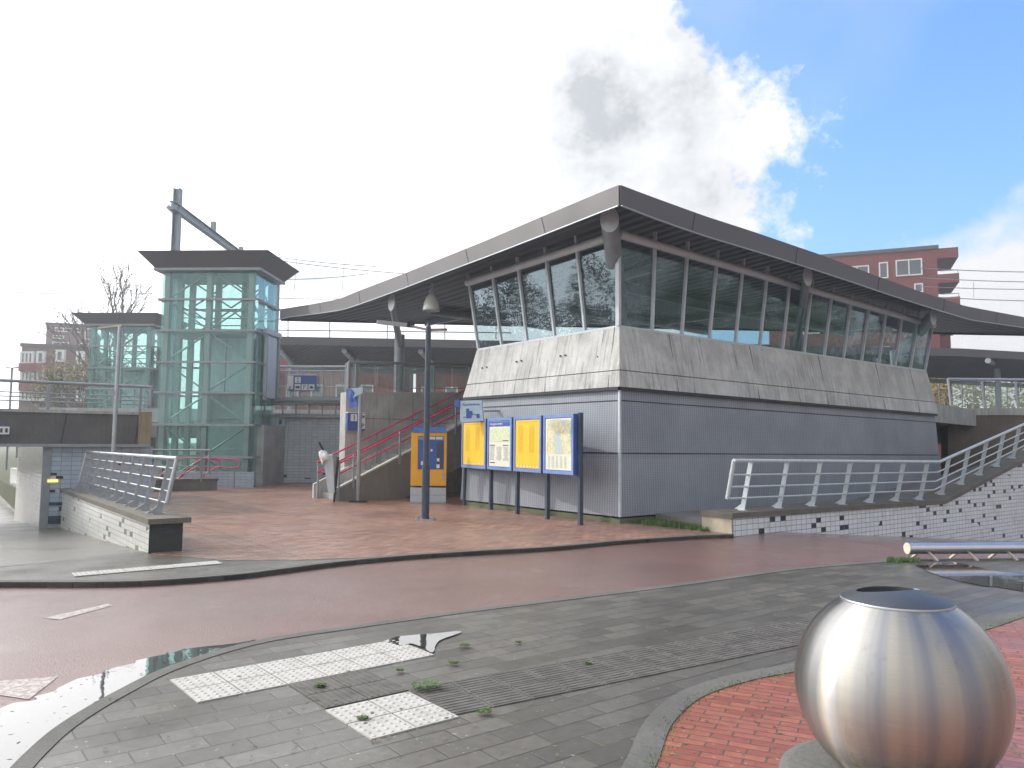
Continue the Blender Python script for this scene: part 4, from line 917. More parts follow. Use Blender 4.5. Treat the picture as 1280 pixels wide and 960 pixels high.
# ------------------------------------------------------------------ lift towers
def tower(label,y0,x0px,x1px,ybase,dep,ztop_,lev,door=True,base=0.):
    FL=onY(x0px,ybase,y0); FR=onY(x1px,ybase,y0)
    zb_=base; ez=Vector((math.sin(R_(3)),math.cos(R_(3)),0)); ex=Vector((FR.x-FL.x,0,0)); Wd=ex.length; ex=Vector((ez.y,-ez.x,0))
    o=Vector((FL.x,y0,zb_)); t=thing('lift_tower',label,'lift tower',o,'glass lift towers')
    Q=lambda x,y,z: o+ex*(x*Wd)+ez*(y*dep)+Z*(z-zb_)
    zr_=ztop_
    posts=[(.05,.04),(.5,.04),(.95,.04),(.05,.5),(.95,.5),(.05,.96),(.35,.96),(.65,.96),(.95,.96)]
    for x,y in posts: m=MB(); m.beam(Q(x,y,zb_),Q(x,y,zr_),.2,.2,ex); m.build('column',steel_t,t)
    nl=len(lev)
    for i,z in enumerate(lev):
        m=MB()
        for a_,b_ in (((-.03,-.03),(1.03,-.03)),((1.03,-.03),(1.03,1.03)),((1.03,1.03),(-.03,1.03)),((-.03,1.03),(-.03,-.03))): m.beam(Q(*a_,z),Q(*b_,z),.09,.08)
        m.build('ring_beam',steel_d,t)
    zz=[zb_+.1]+list(lev)+[zr_]
    for i in range(len(zz)-1):
        z0_,z1_=zz[i]+.05,zz[i+1]-.05
        for a_,b_ in (((0,0),(1,0)),((1,0),(1,1)),((1,1),(0,1)),((0,1),(0,0))):
            m=MB(); n_=(Q(*b_,0)-Q(*a_,0)).normalized().cross(Z); m.slab([Q(*a_,z0_),Q(*b_,z0_),Q(*b_,z1_),Q(*a_,z1_)],n_*.015); m.build('glass_pane',glass_t,t)
        m=MB(); up_=i%2
        for x0_,x1_ in((.05,.5),(.5,.95)):
            a1=(x0_,.06,z0_); b1=(x1_,.06,z1_); 
            if (i+(x0_>.3))%2: a1,b1=(x0_,.06,z1_),(x1_,.06,z0_)
            m.tube(Q(*a1),Q(*b1),.035,6)
            if i>=len(zz)-3: m.tube(Q(x0_,.94,z0_),Q(x1_,.94,z1_),.035,6); m.tube(Q(x0_,.94,z1_),Q(x1_,.94,z0_),.035,6)
        m.tube(Q(.95,.1,z0_),Q(.95,.9,z1_),.035,6)
        if i>=len(zz)-3: m.tube(Q(.95,.1,z1_),Q(.95,.9,z0_),.035,6)
        m.build('bracing',steel_t,t)
    # lift shaft interior
    zp=lev[-2]
    m=MB(); m.prism([Q(.30,.45,0),Q(.34,.45,0),Q(.34,.9,0),Q(.30,.9,0)],zb_,zp); m.prism([Q(.84,.45,0),Q(.88,.45,0),Q(.88,.9,0),Q(.84,.9,0)],zb_,zp); m.prism([Q(.34,.88,0),Q(.84,.88,0),Q(.84,.9,0),Q(.34,.9,0)],zb_,zp); m.build('shaft_wall',shaftm,t)
    for x0_,x1_ in((.36,.585),(.6,.82)): m=MB(); m.prism([Q(x0_,.44,0),Q(x1_,.44,0),Q(x1_,.46,0),Q(x0_,.46,0)],zp-2.3,zp-.15); m.build('lift_door',alu,t)
    m=MB(); m.prism([Q(.4,.5,0),Q(.8,.5,0),Q(.8,.85,0),Q(.4,.85,0)],zb_+.1,zb_+2.4); m.build('lift_car',alu,t)
    m=MB(); m.prism([Q(.08,.08,0),Q(.92,.08,0),Q(.92,.92,0),Q(.08,.92,0)],zp-.08,zp+.04); m.build('landing_floor',steel_t,t)
    m=MB()
    for z in (zp+.5,zp+.8,zp+1.1): m.tube(Q(.2,.86,z),Q(.9,.86,z),.025,6); m.tube(Q(.2,.3,z),Q(.2,.86,z),.025,6)
    m.build('landing_rail',steel_d,t)
    # flared cap
    lo=[Q(-.06,-.12,zr_),Q(1.06,-.12,zr_),Q(1.06,1.12,zr_),Q(-.06,1.12,zr_)]
    hi=[Q(-.19,-.33,zr_+.56),Q(1.19,-.33,zr_+.56),Q(1.19,1.33,zr_+.56),Q(-.19,1.33,zr_+.56)]
    m=MB(); m.hull2(lo,hi); c_=m.build('roof_cap',roofgrey,t)
    lo2=[Q(-.07,-.13,zr_-.1),Q(1.07,-.13,zr_-.1),Q(1.07,1.13,zr_-.1),Q(-.07,1.13,zr_-.1)]
    m=MB(); m.hull2(lo2,[p+Z*.1 for p in lo2]); m.build('cap_band',steel_d,c_)
    if door:
        m=MB()
        m.beam(Q(1.05,.35,zp-2.6),Q(1.05,.35,zp+.1),.12,.12,ez); m.beam(Q(1.05,.95,zp-2.6),Q(1.05,.95,zp+.1),.12,.12,ez); m.beam(Q(1.05,.3,zp+.1),Q(1.05,1.0,zp+.1),.2,.2); m.build('door_portal',steel,t)
        m=MB(); m.prism([Q(1.02,.42,0),Q(1.05,.42,0),Q(1.05,.88,0),Q(1.02,.88,0)],zp-2.5,zp-.05); m.build('landing_door',alu,t)
    return t,Q,Wd
steel_t=simple('green_grey_steel',(.30,.36,.35),.45,.3,.1,3); shaftm=simple('shaft_panel',(.30,.36,.36),.5,.1,.15,1.5)
Y1=29.5
zy=lambda y,py,px=250: (CAM+ray(px,py)*(y/ray(px,py).y)).z
tower('tall green glass lift tower with flared roof beside the tiled wall',Y1,193,314,600,2.2,zy(Y1,337),[zy(Y1,y) for y in (571,531,491,453,414,375)])
Y2=44.5
tower('smaller looking green glass lift tower behind, across the tracks',Y2,108,187,520,2.6,zy(Y2,406,140),[zy(Y2,y,140) for y in (545,518,486,460,433)],False,base=0.)

# low tiled wall, plinth and railings by the big tower
def lowwall(name,label,pa,pb,z0,z1,th,mat,cap=None,cat='wall',zf=None):
    pa=Vector((pa.x,pa.y,0)); pb=Vector((pb.x,pb.y,0)); n_=(pb-pa).cross(Z).normalized(); n_=n_ if n_.y>0 else -n_
    t=thing(name,label,cat,pa); m=MB(); m.prism([pa,pb,pb+n_*th,pa+n_*th],z0,z1); m.build('wall_face',mat,t)
    if cap: m=MB(); d=(pb-pa).normalized()*.04; m.prism([pa-d-n_*.04,pb+d-n_*.04,pb+d+n_*(th+.04),pa-d+n_*(th+.04)],z1,z1+.08); m.build('coping',cap,t)
    return t
lowwall('planter_wall','low white tiled wall at the foot of the tall lift tower',onY(215,600,28.6),onY(317,600,28.6),0,.62,.3,tile_blue)
ww=lowwall('stair_kerb_wall','low dark wall around the stairwell in front of the lift tower',G(180,617,0),G(271,614.5,0),0,.38,.35,conc_dark,conc_cop)
# railing over the stairwell
rA=onY(118,600,26.5); rB=onY(262,603,26.5); rA.z=rB.z=.35
railing('railing','grey steel railing around the stairwell before the tall lift tower',[Vector((rA.x,26.4,.35)),Vector((rB.x,26.4,.35))],onY(262,563,26.4).z-.35,[.25,.5,.75],steel_d,1.5,(.06,.03),toprad=.035)
t=thing('handrail','looped pink handrails rising out of the stairwell by the lift tower','handrail',G(270,606,0))
for dx,dy in((0,0),(-.75,.15)):
    m=MB(); yy=28.0+dy
    pp=[onY(x,y,yy)+Vector((dx,0,0)) for x,y in [(218,603),(250,575),(280,574),(297,575),(300,579),(298,584),(288,585),(270,585),(240,604)]]
    m.path(crom(pp,4),.028,8); m.build('pink_loop',pink,t)
m=MB(); e_=onY(293,585,28); m.tube(Vector((e_.x,e_.y,0)),e_,.03,8); m.build('post',steel_d,t)
# concrete pillar right of the tower
a_=onY(316,600,29.9); b_=onY(331,600,30.2)
m=MB(); m.prism([Vector((a_.x,29.9,0)),Vector((b_.x,29.9,0)),Vector((b_.x+.2,32,0)),Vector((a_.x+.2,32,0))],0,zy(30,532,320)); tag(m.build('pillar',conc_mid,None,(a_.x,29.9,0)),'plain grey concrete pillar between the lift tower and tiled wall','pillar')
m=MB()
for x in (318,331):
    a_=onY(x,500,31.5); m.beam(Vector((a_.x,31.5,0)),Vector((a_.x,31.5,zy(31.5,415,x))),.16,.16,Vector((0,1,0)))
tag(m.build('portal_frame',steel_d,None,(a_.x,31.5,0)),'tall steel portal frame at the right side of the lift tower','frame')

# ------------------------------------------------------------------ left: parapet, deck, underpass
pA=G(186,691,SW); pA.z=0; aP,bP=ab(pA); zcop=zat(Vector((pA.x,pA.y,0)),649)
pw=thing('parapet_wall','low white tiled parapet wall with scattered grey tiles beside the sunken path','wall',pA)
bE=9.75; hf=lambda p: height(Vector((p[0],p[1],0))-U*.2)-.1
poly=[P(aP,bP),P(aP,bE),P(aP+.42,bE),P(aP+.42,bP+.12)]
m=MB(); N_=8
q0=[P(aP,bP-0,-.05)]+[P(aP,lerp(bP,bE,i/N_),height(P(aP-.3,lerp(bP,bE,i/N_)))-.06) for i in range(N_+1)][1:]
m.slab([P(aP,bP,zcop-.07)]+[P(aP,bP,-.05)]+q0[1:]+[P(aP,bE,zcop-.07)],U*.42); m.build('tile_face',tile_white,pw)
m=MB(); m.prism([P(aP-.01,bP-.03),P(aP+.46,bP-.03),P(aP+.46,bP),P(aP-.01,bP)],0,zcop-.07); m.build('end_face',black_granite,pw)
m=MB(); m.prism([P(aP-.05,bP-.1),P(aP+.56,bP-.1),P(aP+.56,bE),P(aP-.05,bE)],zcop-.07,zcop+.01); m.build('coping',conc_cop,pw)
hR=zat(P(aP+.15,bP+.9),572)-zcop
railing('railing','leaning galvanised railing with ten posts on the white tiled parapet wall',[P(aP+.27,bP+.35,zcop+.01),P(aP+.27,bE-.3,zcop+.01)],.88,[.22,.42,.62,.82],steel,1,(.014,.10),lean=U*.16-V*0,toprad=.035,railrad=.017,foot=True,n=10,start=.35)
# viaduct deck
bD=10.0
dk=thing('viaduct_deck','stained dark concrete viaduct deck over the underpass','viaduct',P(-14,bD,1.4))
za=onB(0,513,bD).z; zb_=onB(0,557.5,bD).z; zb2=onB(185,556,bD).z; za2=onB(185,515.5,bD).z
pa,pb=P(-24,bD),P(ab(onB(188,530,bD))[0],bD)
m=MB(); m.slab([pa+Z*za,pb+Z*za2,pb+Z*zb2-V*.0,pa+Z*zb_],V*7); m.build('deck_slab',m_concrete('blackened_deck_concrete',(.12,.118,.115),.7),dk)
m=MB(); m.slab([pa+Z*(za+.0)-V*.04,pb+Z*(za2+.0)-V*.04,pb+Z*(za2-.07)-V*.04,pa+Z*(za-.07)-V*.04],V*.3); m.build('deck_edge',conc_mid,dk)
m=MB(); m.beam(pa+Z*(zb_-.02)-V*.05,pb+Z*(zb2-.02)-V*.05,.15,.07); m.build('drip_pipe',steel_d,dk)
m=MB()
for x in (76,168): q1,q2=onB(x+8,515,bD-.005),onB(x,555,bD-.005); m.beam(q1,q2,.02,.02,V)
m.build('slab_joint',black,dk)
ry=onB(60,479,bD).z-onB(60,513.5,bD).z
railing('railing','grey railing along the top of the viaduct deck at the left',[P(-24,bD+.1,za),Vector((pb.x,pb.y,za2))+V*.1],ry,[.3,.45,.6],steel_d,1.9,(.07,.03),toprad=.04)
# end return of the deck: mossy strip by the tower
m=MB(); q1=onB(174,515,bD-.05); q2=onB(190,515,bD-.05); m.slab([Vector((q1.x,q1.y,zb2)),Vector((q2.x,q2.y,zb2)),q2,q1],V*.04); m.build('mossy_end',m_concrete('ochre_concrete',(.30,.25,.15),.4),dk)
# blue tiled abutment
bT=bD+.1; q1=onB(53,640,bT); aT=ab(q1)[0]
aR_=ab(onB(189,600,bT))[0]
bSE=ab(onA(22,600,aT))[1]
ab_=thing('abutment_wall','pale blue tiled abutment wall under the viaduct with a small yellow light','wall',P(aT,bT,-1))
m=MB(); m.prism([P(aT,bT),P(aR_,bT),P(aR_,bT+.3),P(aT,bT+.3)],-1.4,zb_); m.build('front_tiles',tile_blue,ab_)
m=MB(); m.prism([P(aT,bT+.0),P(aT,bSE),P(aT-.03,bSE),P(aT-.03,bT)],-1.4,zb_); m.build('tunnel_tiles',tile_tun,ab_)
m=MB(); m.prism([P(aT-.06,bT-.03),P(aT+.12,bT-.03),P(aT+.12,bT),P(aT-.06,bT)],-1.4,zb_); m.build('corner_trim',steel_d,ab_)
for (x0,y0,x1,y1,mt,nm) in ((61,591,71,594.5,black,'dark_tile'),(70,595,79,598.5,black,'dark_tile'),(61,612,69,615.5,black,'dark_tile'),(60,628,77,632,navy,'dark_tile'),(52,645,90,655,navy,'foot_band')):
    m=MB(); m.slab([onB(x0,y1,bT-.012),onB(x1,y1,bT-.012),onB(x1,y0,bT-.012),onB(x0,y0,bT-.012)],V*.01); m.build(nm,mt,ab_)
# wall lamp
lm=NT('lit_yellow_lens'); em=lm.n('ShaderNodeEmission'); em.inputs[0].default_value=(1,.78,.25,1); em.inputs[1].default_value=1.2; lm.L.new(em.outputs[0],lm.out.inputs[0])
m=MB(); c=onB(66,601,bT-.05); m.box(c,.22,.05,.07,U,V); tag(m.build('wall_lamp',lm.m,None,c),'small lit yellow wall lamp on the pale blue tiles','lamp')
# far tunnel wall on the left and far portal light wall
q1=onB(22,600,bT+9)
m=MB(); aW=ab(onB(23,600,26))[0]; m.prism([P(aW,12),P(aW,26),P(aW-.3,26),P(aW-.3,12)],-1.4,.6); tag(m.build('tunnel_side_wall',tile_white,None,P(aW,6,-1)),'white tiled side wall on the far side of the sunken path','wall')
sb=thing('underpass_sign','blue sign with white symbols on the viaduct edge at the far left','sign',onB(3,538,bD-.1))
q=[onB(-12,544,bD-.08),onB(12,544,bD-.08),onB(12,532,bD-.08),onB(-12,532,bD-.08)]
m=MB(); m.slab(q,V*.05); m.build('panel',bluepaint,sb); 
for x in(-5,1.5,8): c=onB(x,538,bD-.1); m=MB(); m.box(c,.12,.015,.18,U,V); tl=m.build('white_tile',white,sb); m=MB(); m.box(c-V*.012,.05,.008,.1,U,V); m.build('pictogram',darkink,tl)
# pole at left
pp=onY(139.5,600,17.); pp.z=0; zt_=zy(17.,408,142)
t=thing('mast','tall slim grey pole standing behind the leaning railing','pole',pp)
m=MB(); m.tube(pp,Vector((pp.x+.02,pp.y,zt_)),.05,12,.04); m.build('pole',steel,t)
m=MB(); c=Vector((pp.x-.07,17,zy(17,491,138))); m.box(c,.16,.09,.10); m.build('junction_box',steel_d,t)
m=MB(); m.beam(Vector((pp.x-.6,17.3,zt_-.0)),Vector((pp.x+.1,17,zt_+.02)),.10,.04); m.build('lamp_arm',simple('tan_metal',(.4,.34,.26),.5),t)

# ------------------------------------------------------------------ right: tile wall with railing ramp
a0,b0=ab(G(917,671,0)); aK=ab(onB(1180,625,b0))[0]; zk=onB(917,641,b0).z; zk2=onB(1180,625,b0).z
zE=onB(1290,568,b0).z; aE=ab(onB(1290,568,b0))[0]
aF=aE+6; zF=zE+(zE-zk2)/(aE-aK)*6; zE2=zF
rw=thing('ramp_wall','long white tiled wall with scattered black tiles rising to the right','wall',P(a0,b0))
def gr(a_): return -.085*max(0,min(a_-2,14))-.15
q=[P(a0,b0,gr(0)),P(2,b0,gr(2)),P(16,b0,gr(16)),P(aF,b0,gr(16)),P(aF,b0,zF-.1),P(aK,b0,zk2-.1),P(a0,b0,zk-.1)]
m=MB(); m.slab(q,V*.5); m.build('tile_face',tile_right,rw)
m=MB()
for (x1,z1,x2,z2) in ((a0-.08,zk,aK,zk2),(aK,zk2,aF,zF)):
    m.slab([P(x1,b0-.04,z1-.1),P(x2,b0-.04,z2-.1),P(x2,b0-.04,z2),P(x1,b0-.04,z1)],V*.75)
m.build('coping',conc_cop,rw)
m=MB(); m.prism([P(a0-.05,b0+.005),P(a0,b0+.005),P(a0,b0+.7),P(a0-.05,b0+.7)],-.05,zk-.1); m.build('end_face',m_concrete('rough_beige_block',(.42,.38,.30),.2),rw)
zz_=[P(a0+.15,b0+.3,zk+.0),P(aK,b0+.3,zk2),P(aE,b0+.3,zE),P(aF,b0+.3,zF)]
railing('railing','leaning pale railing climbing along the black and white tiled wall',zz_[:2]+[zz_[3]],.98,[.25,.48,.72],alu,1.15,(.02,.10),lean=-V*.0-U*.18*0+(-V)*.22,toprad=.04,railrad=.02,foot=True,n=17,start=.55)
# floor between tile wall and pavilion
m=MB(); m.prism([P(a0+.02,b0+.45),P(aK,b0+.45),P(aK,0.0),P(a0+.6,0.0)],-1.3,zk2-.14); m.prism([P(aK,b0+.45),P(aF+8,b0+.45),P(aF+8,-.0),P(aK,-.0)],-1.5,lambda p: zk2-.14+(zF-zk2)/(aF-aK)*max(0,min(ab(p)[0],aF)-aK)*.9); o=struct(m.build('ramp_floor',conc_dark))
# right background: dark wall, glass parapet, canopy
def by(px,py,y): return onY(px,py,y)
t=thing('abutment_wall','stained brown concrete wall at the right edge behind the climbing railing','wall',by(1195,560,31))
m=MB(); m.slab([by(1185,640,31),by(1420,640,31),by(1420,519,31),by(1185,519,31)],Vector((0,.5,0))); m.build('wall_face',m_concrete('brown_stained_concrete',(.15,.12,.095),.6),t)
m=MB(); m.slab([by(1185,519,30.95),by(1420,519,30.95),by(1420,510,30.95),by(1185,510,30.95)],Vector((0,.6,0))); m.build('coping',conc_mid,t)
t=thing('glass_windbreak','glazed windbreak screen above the brown wall at the right edge','glass screen',by(1195,510,31.2))
for i in range(5):
    x0,x1=1190+i*42,1190+i*42+40; m=MB(); m.slab([by(x0,509,31.3),by(x1,509,31.3),by(x1,478,31.3),by(x0,478,31.3)],Vector((0,.012,0))); m.build('glass_pane',glass_c,t)
    m=MB(); m.beam(by(x0-1,510,31.25),by(x0-1-4,474,31.25),.07,.1); m.build('post',steel,t)
m=MB(); m.tube(by(1185,474,31.2),by(1420,476,31.2),.06,8); m.build('top_rail',steel,t)
# far platform canopy
YC=42.
cn=thing('platform_canopy','long dark platform canopy on the far side of the tracks','canopy',by(600,430,YC))
xsC=[(330,420.5),(345,421),(609,426),(900,430),(1200,436),(1290,441),(1500,452)]
topC=[by(x,y,YC+ (x-640)*.001) for x,y in xsC]
def strip(m,offy0,dz0,offy1,dz1,th=.05):
    for p_,q_ in zip(topC,topC[1:]):
        a1=[p_+Vector((0,offy0,dz0)),q_+Vector((0,offy0,dz0)),q_+Vector((0,offy1,dz1)),p_+Vector((0,offy1,dz1))]; n_=Vector((0,.03,.03)); m.hull2(a1,[v+n_ for v in a1])
m=MB(); strip(m,0,0,0,-.42); m.build('fascia',roofgrey,cn)
m=MB(); strip(m,0,-.42,6,-1.0); m.build('soffit',soffit,cn); m=MB(); strip(m,0,.0,6,.25); m.build('roof',roofgrey,cn)
m=MB(); strip(m,5.5,-1.15,5.5,-1.4); strip(m,6,.2,6,-1.0); m.build('gutter_beam',steel_d,cn)
for x in (365,445,540,700,860,1010,1110,1246,1330):
    c=by(x,450,YC+3.2); m=MB(); m.tube(Vector((c.x,c.y,3.2)),Vector((c.x,c.y,c.z+.1)),.17,12); m.build('column',steel_d,cn)
    hd=by(x-14,435,YC+.5); m=MB(); m.tube(Vector((c.x,c.y,c.z-.2)),Vector((hd.x,YC+.35,topC[2].z-.55 if x<900 else by(x,450,YC).z)),.15,12); m.build('strut',steel,cn)
# far platform and fence
m=MB(); m.prism([(-24,39),(90,41),(90,50),(-24,48)],2.7,3.4); o=struct(m.build('far_platform',conc_mid)); 
m=MB(); m.prism([(-22,34.5),(90,36),(90,38),(-22,38)],1.9,2.6); struct(m.build('track_bed',conc_dark))
fn=thing('fence','far platform fence of upright bars under the dark canopy','fence',by(600,490,49))
m=MB(); m.tube(by(330,458,49),by(1300,470,49),.05,6); m.build('top_rail',steel_d,fn)
m=MB()
for i in range(70): a_=by(330,458,49).lerp(by(1300,470,49),i/69); m.beam(a_,Vector((a_.x,a_.y,3.4)),.05,.05,Vector((0,1,0)))
m.build('bars',steel_d,fn)
# rails over the canopy (walkway rails seen in the white gap)
rl=thing('railing','thin rail running above the far platform canopy','railing',by(345,414,YC+3))
m=MB()
for yy in (399,413): m.tube(by(200,yy-2,YC+3),by(640,yy+3,YC+3),.035,6)
m.build('rail',steel_d,rl)
for x in (360,412,484,556,620): m=MB(); m.tube(by(x,424,YC+3),by(x,398,YC+3),.035,6); m.build('post',steel_d,rl)

# ------------------------------------------------------------------ catenary
gt=thing('catenary_gantry','riveted grey overhead line gantry rising behind the tall lift tower','gantry',by(221,400,35))
yA,yB=35.,62.
pc=by(221.5,262,yA); mt=by(224,236,yA)
m=MB(); 
for dx in(-.13,.13): m.box(Vector((pc.x+dx,yA,(2.5+mt.z)/2)),.05,.32,mt.z-2.5)
m.box(Vector((pc.x,yA,(2.5+mt.z)/2)),.26,.04,mt.z-2.5); m.build('mast',steel_d,gt)
e1_=by(218,258,yA-.5); e2_=by(298,317,yA*1.245)
m=MB(); dr=(e2_-e1_); e3_=e1_+dr*1.9; m.beam(e1_-dr*.03,e3_,.09,.34); m.beam(e1_-dr*.03+Z*.17,e3_+Z*.17,.28,.04); m.beam(e1_-dr*.03-Z*.17,e3_-Z*.17,.28,.04); m.build('cross_beam',steel_d,gt)
m=MB(); m.tube(Vector((e3_.x,e3_.y,2.5)),e3_,.2,8); m.build('far_mast',steel_d,gt)
m=MB(); q_=e1_.lerp(e2_,.55); m.box(q_+Z*.45,.22,.2,.5); q_=e1_.lerp(e2_,1.05); m.box(q_+Z*.35,.2,.2,.3); m.build('insulator',steel_d,gt)
m=MB(); m.beam(Vector((pc.x-.45,yA,pc.z+.15)),Vector((pc.x+.1,yA,pc.z-.35)),.1,.2); m.build('gusset',steel_d,gt)
def wire(label,pts,r=.022):
    t=thing('overhead_wire',label,'overhead wire',pts[0],'overhead wires'); m=MB(); m.path(pts,r,5); m.build('wire',steel_d,t); return t,m
def sagged(p,q,s,n=14): return [p.lerp(q,i/n)-Z*s*4*(i/n)*(1-i/n) for i in range(n+1)]
k_=0
for (xa,ya_,xb,yb_,Yw,lab) in ((298,314,470,333,42,'upper thin wire sloping right from the gantry beam'),(298,318,520,343,40,'second thin wire sloping right from the gantry beam'),(-60,361,190,367,38,'long faint wire crossing the white sky left of the towers'),(320,371,480,371,40,'low level contact wire between tower and canopy roof'),(330,349,460,342,41,'short wire rising right above the canopy roof'),
        (1150,335,1400,339,38,'topmost wire at the right of the brick flats'),(1150,347,1400,352,40,'second wire down at the right of the brick flats'),(1150,358,1400,360,42,'third wire down at the right of the brick flats'),(1150,370,1400,376,38,'lowest wire at the right of the brick flats')):
    wire(lab,sagged(by(xa,ya_,Yw),by(xb,yb_,Yw),.12))
wt_=thing('dropper_wires','two thin upright dropper wires between the sloping wires','overhead wire',by(371,330,41))
for x,y1,y2 in((370,324,371),(430,318,372)): m=MB(); m.tube(by(x+1,y1,41),by(x-3,y2,41),.014,5); m.build('dropper',steel_d,wt_)
for x,y1,y2 in((1217,352,372),): m=MB(); m.tube(by(x,y1,40),by(x,y2,40),.014,5); m.build('dropper',steel_d,wt_)

# ------------------------------------------------------------------ background buildings
def block(name,label,p,q,z0,z1,depth,mat,wins,extra=None,roofm=roofgrey,group=None):
    p=Vector((p.x,p.y,0)); q=Vector((q.x,q.y,0)); d=(q-p).normalized(); n_=Vector((-d.y,d.x,0)); n_=n_ if n_.y>0 else -n_; W=(q-p).length
    t=thing(name,label,'apartment building',Vector((p.x,p.y,z0)),group)
    m=MB(); m.prism([p,q,q+n_*depth,p+n_*depth],z0,z1); wl=m.build('wall',mat,t)
    m=MB(); m.prism([p-d*.15-n_*.15,q+d*.15-n_*.15,q+d*.15+n_*(depth+.15),p-d*.15+n_*(depth+.15)],z1,z1+.35); m.build('roof',roofm,t)
    for (u0,u1,v0,v1) in wins:
        c=p+d*((u0+u1)/2)+Z*((v0+v1)/2); w_,h_=u1-u0,v1-v0
        m=MB()
        for s_ in(-1,1): m.box(c+d*s_*(w_/2)-n_*.03,.12,.14,h_+.12,d); m.box(c+Z*s_*(h_/2)-n_*.03,w_-.12,.13,.12,d)
        if w_>1.6: m.box(c-n_*.03,.1,.13,h_,d)
        fr=m.build('window',white,t); m=MB(); m.box(c-n_*.012,w_-.1,.03,h_-.1,d); m.build('pane',winglass,fr)
    return t,p,d,n_,W
YR=72.
pz=lambda px,py,y: by(px,py,y).z
P1,P2=by(960,340,YR+6),by(1172,340,YR)
zR=pz(1172,311,YR)
def wr(px0,px1,py0,py1):
    L=(Vector((P2.x,P2.y,0))-Vector((P1.x,P1.y,0)))
    u=lambda px: ((by(px,340,YR)-P1).xy.dot(L.xy.normalized()))
    return (u(px0),u(px1),pz(px0,py1,YR+1),pz(px0,py0,YR+1))
wins=[wr(1058,1087,328,341),wr(1101,1111,326,345),wr(1122,1153,325,344),wr(1144,1153,356,366),wr(1020,1046,330,344),wr(1058,1087,362,376),wr(1101,1111,362,378),wr(1000,1030,395,410),wr(1060,1090,398,412),wr(1110,1140,400,414),wr(1040,1052,432,446),wr(1090,1110,432,446)]
t,p,d,n_,W=block('apartment_building','dark red brick apartment block with corner balconies behind the pavilion roof',P1,P2,0,zR,14,brick_r,wins)
q=p+d*W
for zc_,th_ in ((zR-1.9,0),(pz(1172,353,YR),1),(pz(1172,380,YR),1)):
    pass
lw=lambda py: pz(1172,py,YR)
def balc(z0_,z1_,out,nm='balcony'): m=MB(); m.prism([q,q+d*out,q+d*out+n_*6,q+n_*6],z0_,z1_); return m.build(nm,brick_r,t)
ob=(by(1199,330,YR-1)-by(1172,330,YR)).xy.length
balc(lw(323),zR+.02,ob,'balcony_roof'); b1_=balc(lw(354),lw(343),ob); b2_=balc(lw(382),lw(372),ob); balc(lw(410),lw(400),ob)
for bb_,z_ in((b1_,343),(b2_,372)):
    m=MB(); m.tube(q+d*.2+Z*(lw(z_-4)),q+d*(ob-.1)+Z*(lw(z_-4)),.04,6); m.tube(q+d*(ob-.1)+Z*lw(z_),q+d*(ob-.1)+Z*(lw(z_-4)),.04,6); m.build('balcony_rail',steel,bb_)
# lower brick houses seen under the canopy
rr=random.Random(5)
for i,(x0,x1,yt,lab,Yb) in enumerate(((320,500,438,'long low red brick block seen under the canopy left of the column',74),(520,640,440,'low red brick block seen under the canopy beside the lamp post',76),(850,1010,438,'red brick houses seen through the right glazing',80),(1040,1190,408,'red brick houses at the far right end behind the glazing',78))):
    a_,b_=by(x0,470,Yb),by(x1,470,Yb); Wb=(b_-a_).xy.length
    ws=[]
    for k in range(int(Wb/2.4)):
        for f in (1.2,4.2): ws.append((.6+k*2.4,1.7+k*2.4,f+1.5,f+3.1))
    block('brick_house',lab,a_,b_,0,pz(x0,yt,Yb),10,brick_r,ws,roofm=redroof,group='brick houses beyond the tracks')
# left blocks
YL=78.
t,p,d,n_,W=block('apartment_building','three storey red brown brick flats with corner windows at the far left',by(27,440,YL),by(112,440,YL+2),0,pz(27,433,YL),14,brick_b,[])
def wl_(x0,x1,y0,y1,corner=False):
    c0_,c1_=by(x0,y0,YL-.1),by(x1,y1,YL-.1); c=(c0_+c1_)/2; m=MB(); m.box(c,c1_.x-c0_.x+.3,.3,c0_.z-c1_.z+.2); fr=m.build('window',white,t)
    m=MB(); nn=3 if x1-x0>10 else 1; w_=(c1_.x-c0_.x)/nn
    for i in range(nn): m.box(Vector((c0_.x+w_*(i+.5),c.y-.17,c.z)),w_-.25,.04,c0_.z-c1_.z-.2)
    m.build('pane',winglass,fr)
for y0,y1 in ((440.5,454),(465,478),(489,500)): wl_(28,41,y0,y1); wl_(48.5,54.5,y0-.3,y1-.5); wl_(72,79,y0-2,y1-3); wl_(98,103,y0,y1)
m=MB(); 
for y_ in (459.5,484): c=by(26,y_,YL-.3); c2=by(75,y_-1.,YL-.3); m.beam(c,c2,.8,.8)
m.build('balcony_band',brick_r,t)
t,p,d,n_,W=block('apartment_building','tall brown brick apartment slab behind the red brown flats',by(57,430,100),by(112,430,102),0,pz(57,406,100),14,brick_b,[(x0,x1,pz(57,yb,100),pz(57,yt,100)) for x0,x1,yt,yb in ((1.,2.9,409,413),(3.3,3.9,409,413),(4.5,5.5,408,421),(.8,2.,419,422),(.8,2.6,427,431),(3.9,4.9,427,431),(6.4,7.2,410,420))])
# double street light far left
c=by(14,480,45); zt_=pz(14,460,45); t=thing('street_lamp','thin double armed street lamp at the far left edge','street lamp',Vector((c.x,c.y,0)))
m=MB(); m.tube(Vector((c.x,c.y,0)),Vector((c.x,c.y,zt_)),.06,8); m.build('pole',steel_d,t)
for s_ in(-1,1): m=MB(); m.beam(Vector((c.x+s_*.05,45,zt_)),Vector((c.x+s_*.36,45,zt_+.04)),.14,.06); m.build('lamp_head',steel_d,t)

